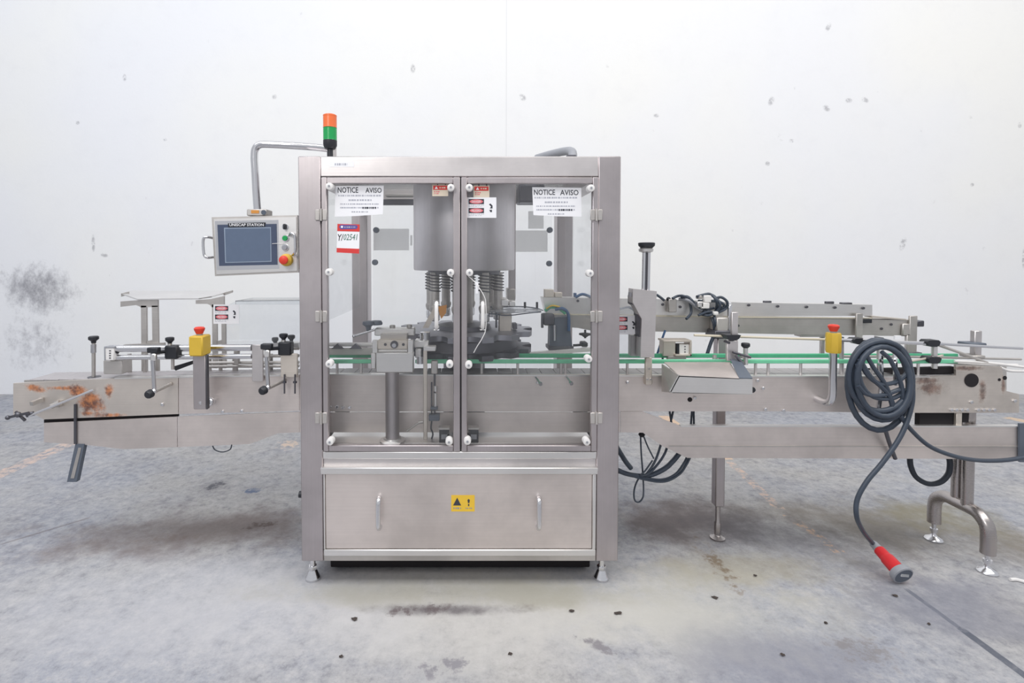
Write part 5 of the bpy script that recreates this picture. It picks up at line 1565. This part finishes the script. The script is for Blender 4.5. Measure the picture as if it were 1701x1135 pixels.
run = [P(1495, 690, 2.45), P(1515, 716, 2.46), P(1545, 742, 2.47), P(1585, 758, 2.48), P(1625, 765, 2.50), P(1665, 765, 2.52), P(1701, 760, 2.54), P(1725, 752, 2.56)]
build('cable_tail', MB().tube(run, RC * 0.75, 10, 8), M['cable'], pwr)
build('cable_tail', MB().tube([P(1470, 712, 2.54), P(1477, 735, 2.56), P(1487, 762, 2.585)], RC * 0.7, 8, 6), M['steel_dark'], pwr)
build('cable_hook', MB().tube([P(1464, 572, 2.60), P(1463, 600, 2.52), P(1464, 640, 2.52), P(1459, 680, 2.53)], 0.011, 8).tube([P(1487, 582, 2.60), P(1487, 600, 2.54), P(1488, 640, 2.54)], 0.010, 8), M['chrome'], pwr)
# plug
pe = FL(1449, 903, 0.135)
pn = FL(1500.5, 957, 0.052)
pe = FL(1451, 904, 0.115)
d0 = (pn - pe)
L = d0.length
d = d0.normalized()
build('cable_gland', MB().lathe([(0.014, -0.01), (0.019, 0.0), (0.021, 0.03), (0.018, 0.034)], pe, d), M['grey_plastic'], pwr, 'light grey cable gland')
pg = build('plug', MB().lathe([(0.020, 0.03), (0.026, 0.036), (0.0275, L * 0.40), (0.0285, L * 0.44), (0.032, L * 0.48), (0.0335, L * 0.80), (0.036, L * 0.86)], pe, d, 22), M['red_plastic'], pwr, 'red industrial plug body')
build('plug_collar', MB().lathe([(0.036, L * 0.82), (0.047, L * 0.85), (0.049, L * 0.88), (0.049, L), (0.043, L + 0.003), (0.042, L - 0.004)], pe, d, 24), M['grey_plastic'], pg, 'grey plug collar')
build('plug_face', MB().lathe([(0.042, L - 0.003), (0.042, L + 0.001)], pe, d, 24), M['face_grey'], pg)
side = d.cross(Vector((0, 0, 1))).normalized()
dn = side.cross(d).normalized()
pcx = pe + d * (L + 0.003)
build('plug_key', MB().bar(pcx - side * 0.024 + dn * 0.002, pcx + side * 0.018 + dn * 0.010, 0.004, 0.012), M['grey_label'], pg)
build('plug_latch', MB().bar(pe + d * (L * 0.72) - dn * 0.038 - side * 0.02, pe + d * (L * 0.95) - dn * 0.045 - side * 0.03, 0.02, 0.015), M['red_plastic'], pg)
lo = thing('hanging_loop', 'black cable loop hanging below the lower tray by the floor stand', 'cable', P(1544, 770, 2.70))
cable(lo, [P(1511, 757, 2.70), P(1513, 775, 2.70), P(1522, 793, 2.70), P(1542, 804, 2.70), P(1562, 801, 2.70), P(1575, 788, 2.70), P(1578, 772, 2.70), P(1576, 757, 2.70)], 0.013, mat=M['rubber'])
sr = thing('white_cord', 'white cord end lying on the concrete beside the floor stand', 'cord', FL(1690, 966, 0))
build('cord', MB().tube([FL(1678, 963, 0.008), FL(1688, 963, 0.008), FL(1700, 966, 0.008), FL(1720, 972, 0.008)], 0.008, 8), M['white'], sr)

# ------------------------------------------------------------------ litter on the floor
rnd = random.Random(11)
spots = [(588, 1030, 'shriveled dark leaf on the pale concrete below the first cabinet foot'), (949, 1016, 'dark leaf scrap in front of the second cabinet foot'), (1026, 1020, 'dark curled leaf in front of the cabinet, farther along the outfeed side'),
         (1187, 994, 'dark scrap on the concrete in front of the square steel post'), (1487, 991, 'curled brown leaf lying just in front of the red plug'), (1543, 1038, 'tiny dark leaf beside the dark floor joint'),
         (567, 1093, 'tiny dark scrap nearest the camera on the pale concrete'), (848, 1088, 'tiny dark speck in front of the cabinet middle'), (1372, 1037, 'thin dark twig flake on the stained concrete'), (1300, 1090, 'dark crumb among the grey floor stains'), (1255, 958, 'dark crumb on the damp brown concrete')]
for i, (u, v, lab) in enumerate(spots):
    c = FL(u, v, 0)
    r = 0.0125 if i < 5 else 0.008
    n = 9
    m = MB()
    top = []
    for k in range(n):
        a = 2 * math.pi * k / n
        rr = r * rnd.uniform(0.55, 1.15)
        top.append(m.bm.verts.new((c.x + rr * 1.3 * math.cos(a), c.y + rr * math.sin(a), 0.002 + 0.006 * rnd.random())))
    mid = m.bm.verts.new((c.x, c.y, 0.010))
    bot = m.bm.verts.new((c.x, c.y, 0.0005))
    for k in range(n):
        m.bm.faces.new((top[k], top[(k + 1) % n], mid))
        m.bm.faces.new((top[(k + 1) % n], top[k], bot))
    o = build('dry_leaf', m, M['leaf'], None, None, True, c)
    setp(o, lab, 'leaf', 'leaf scraps on the floor')
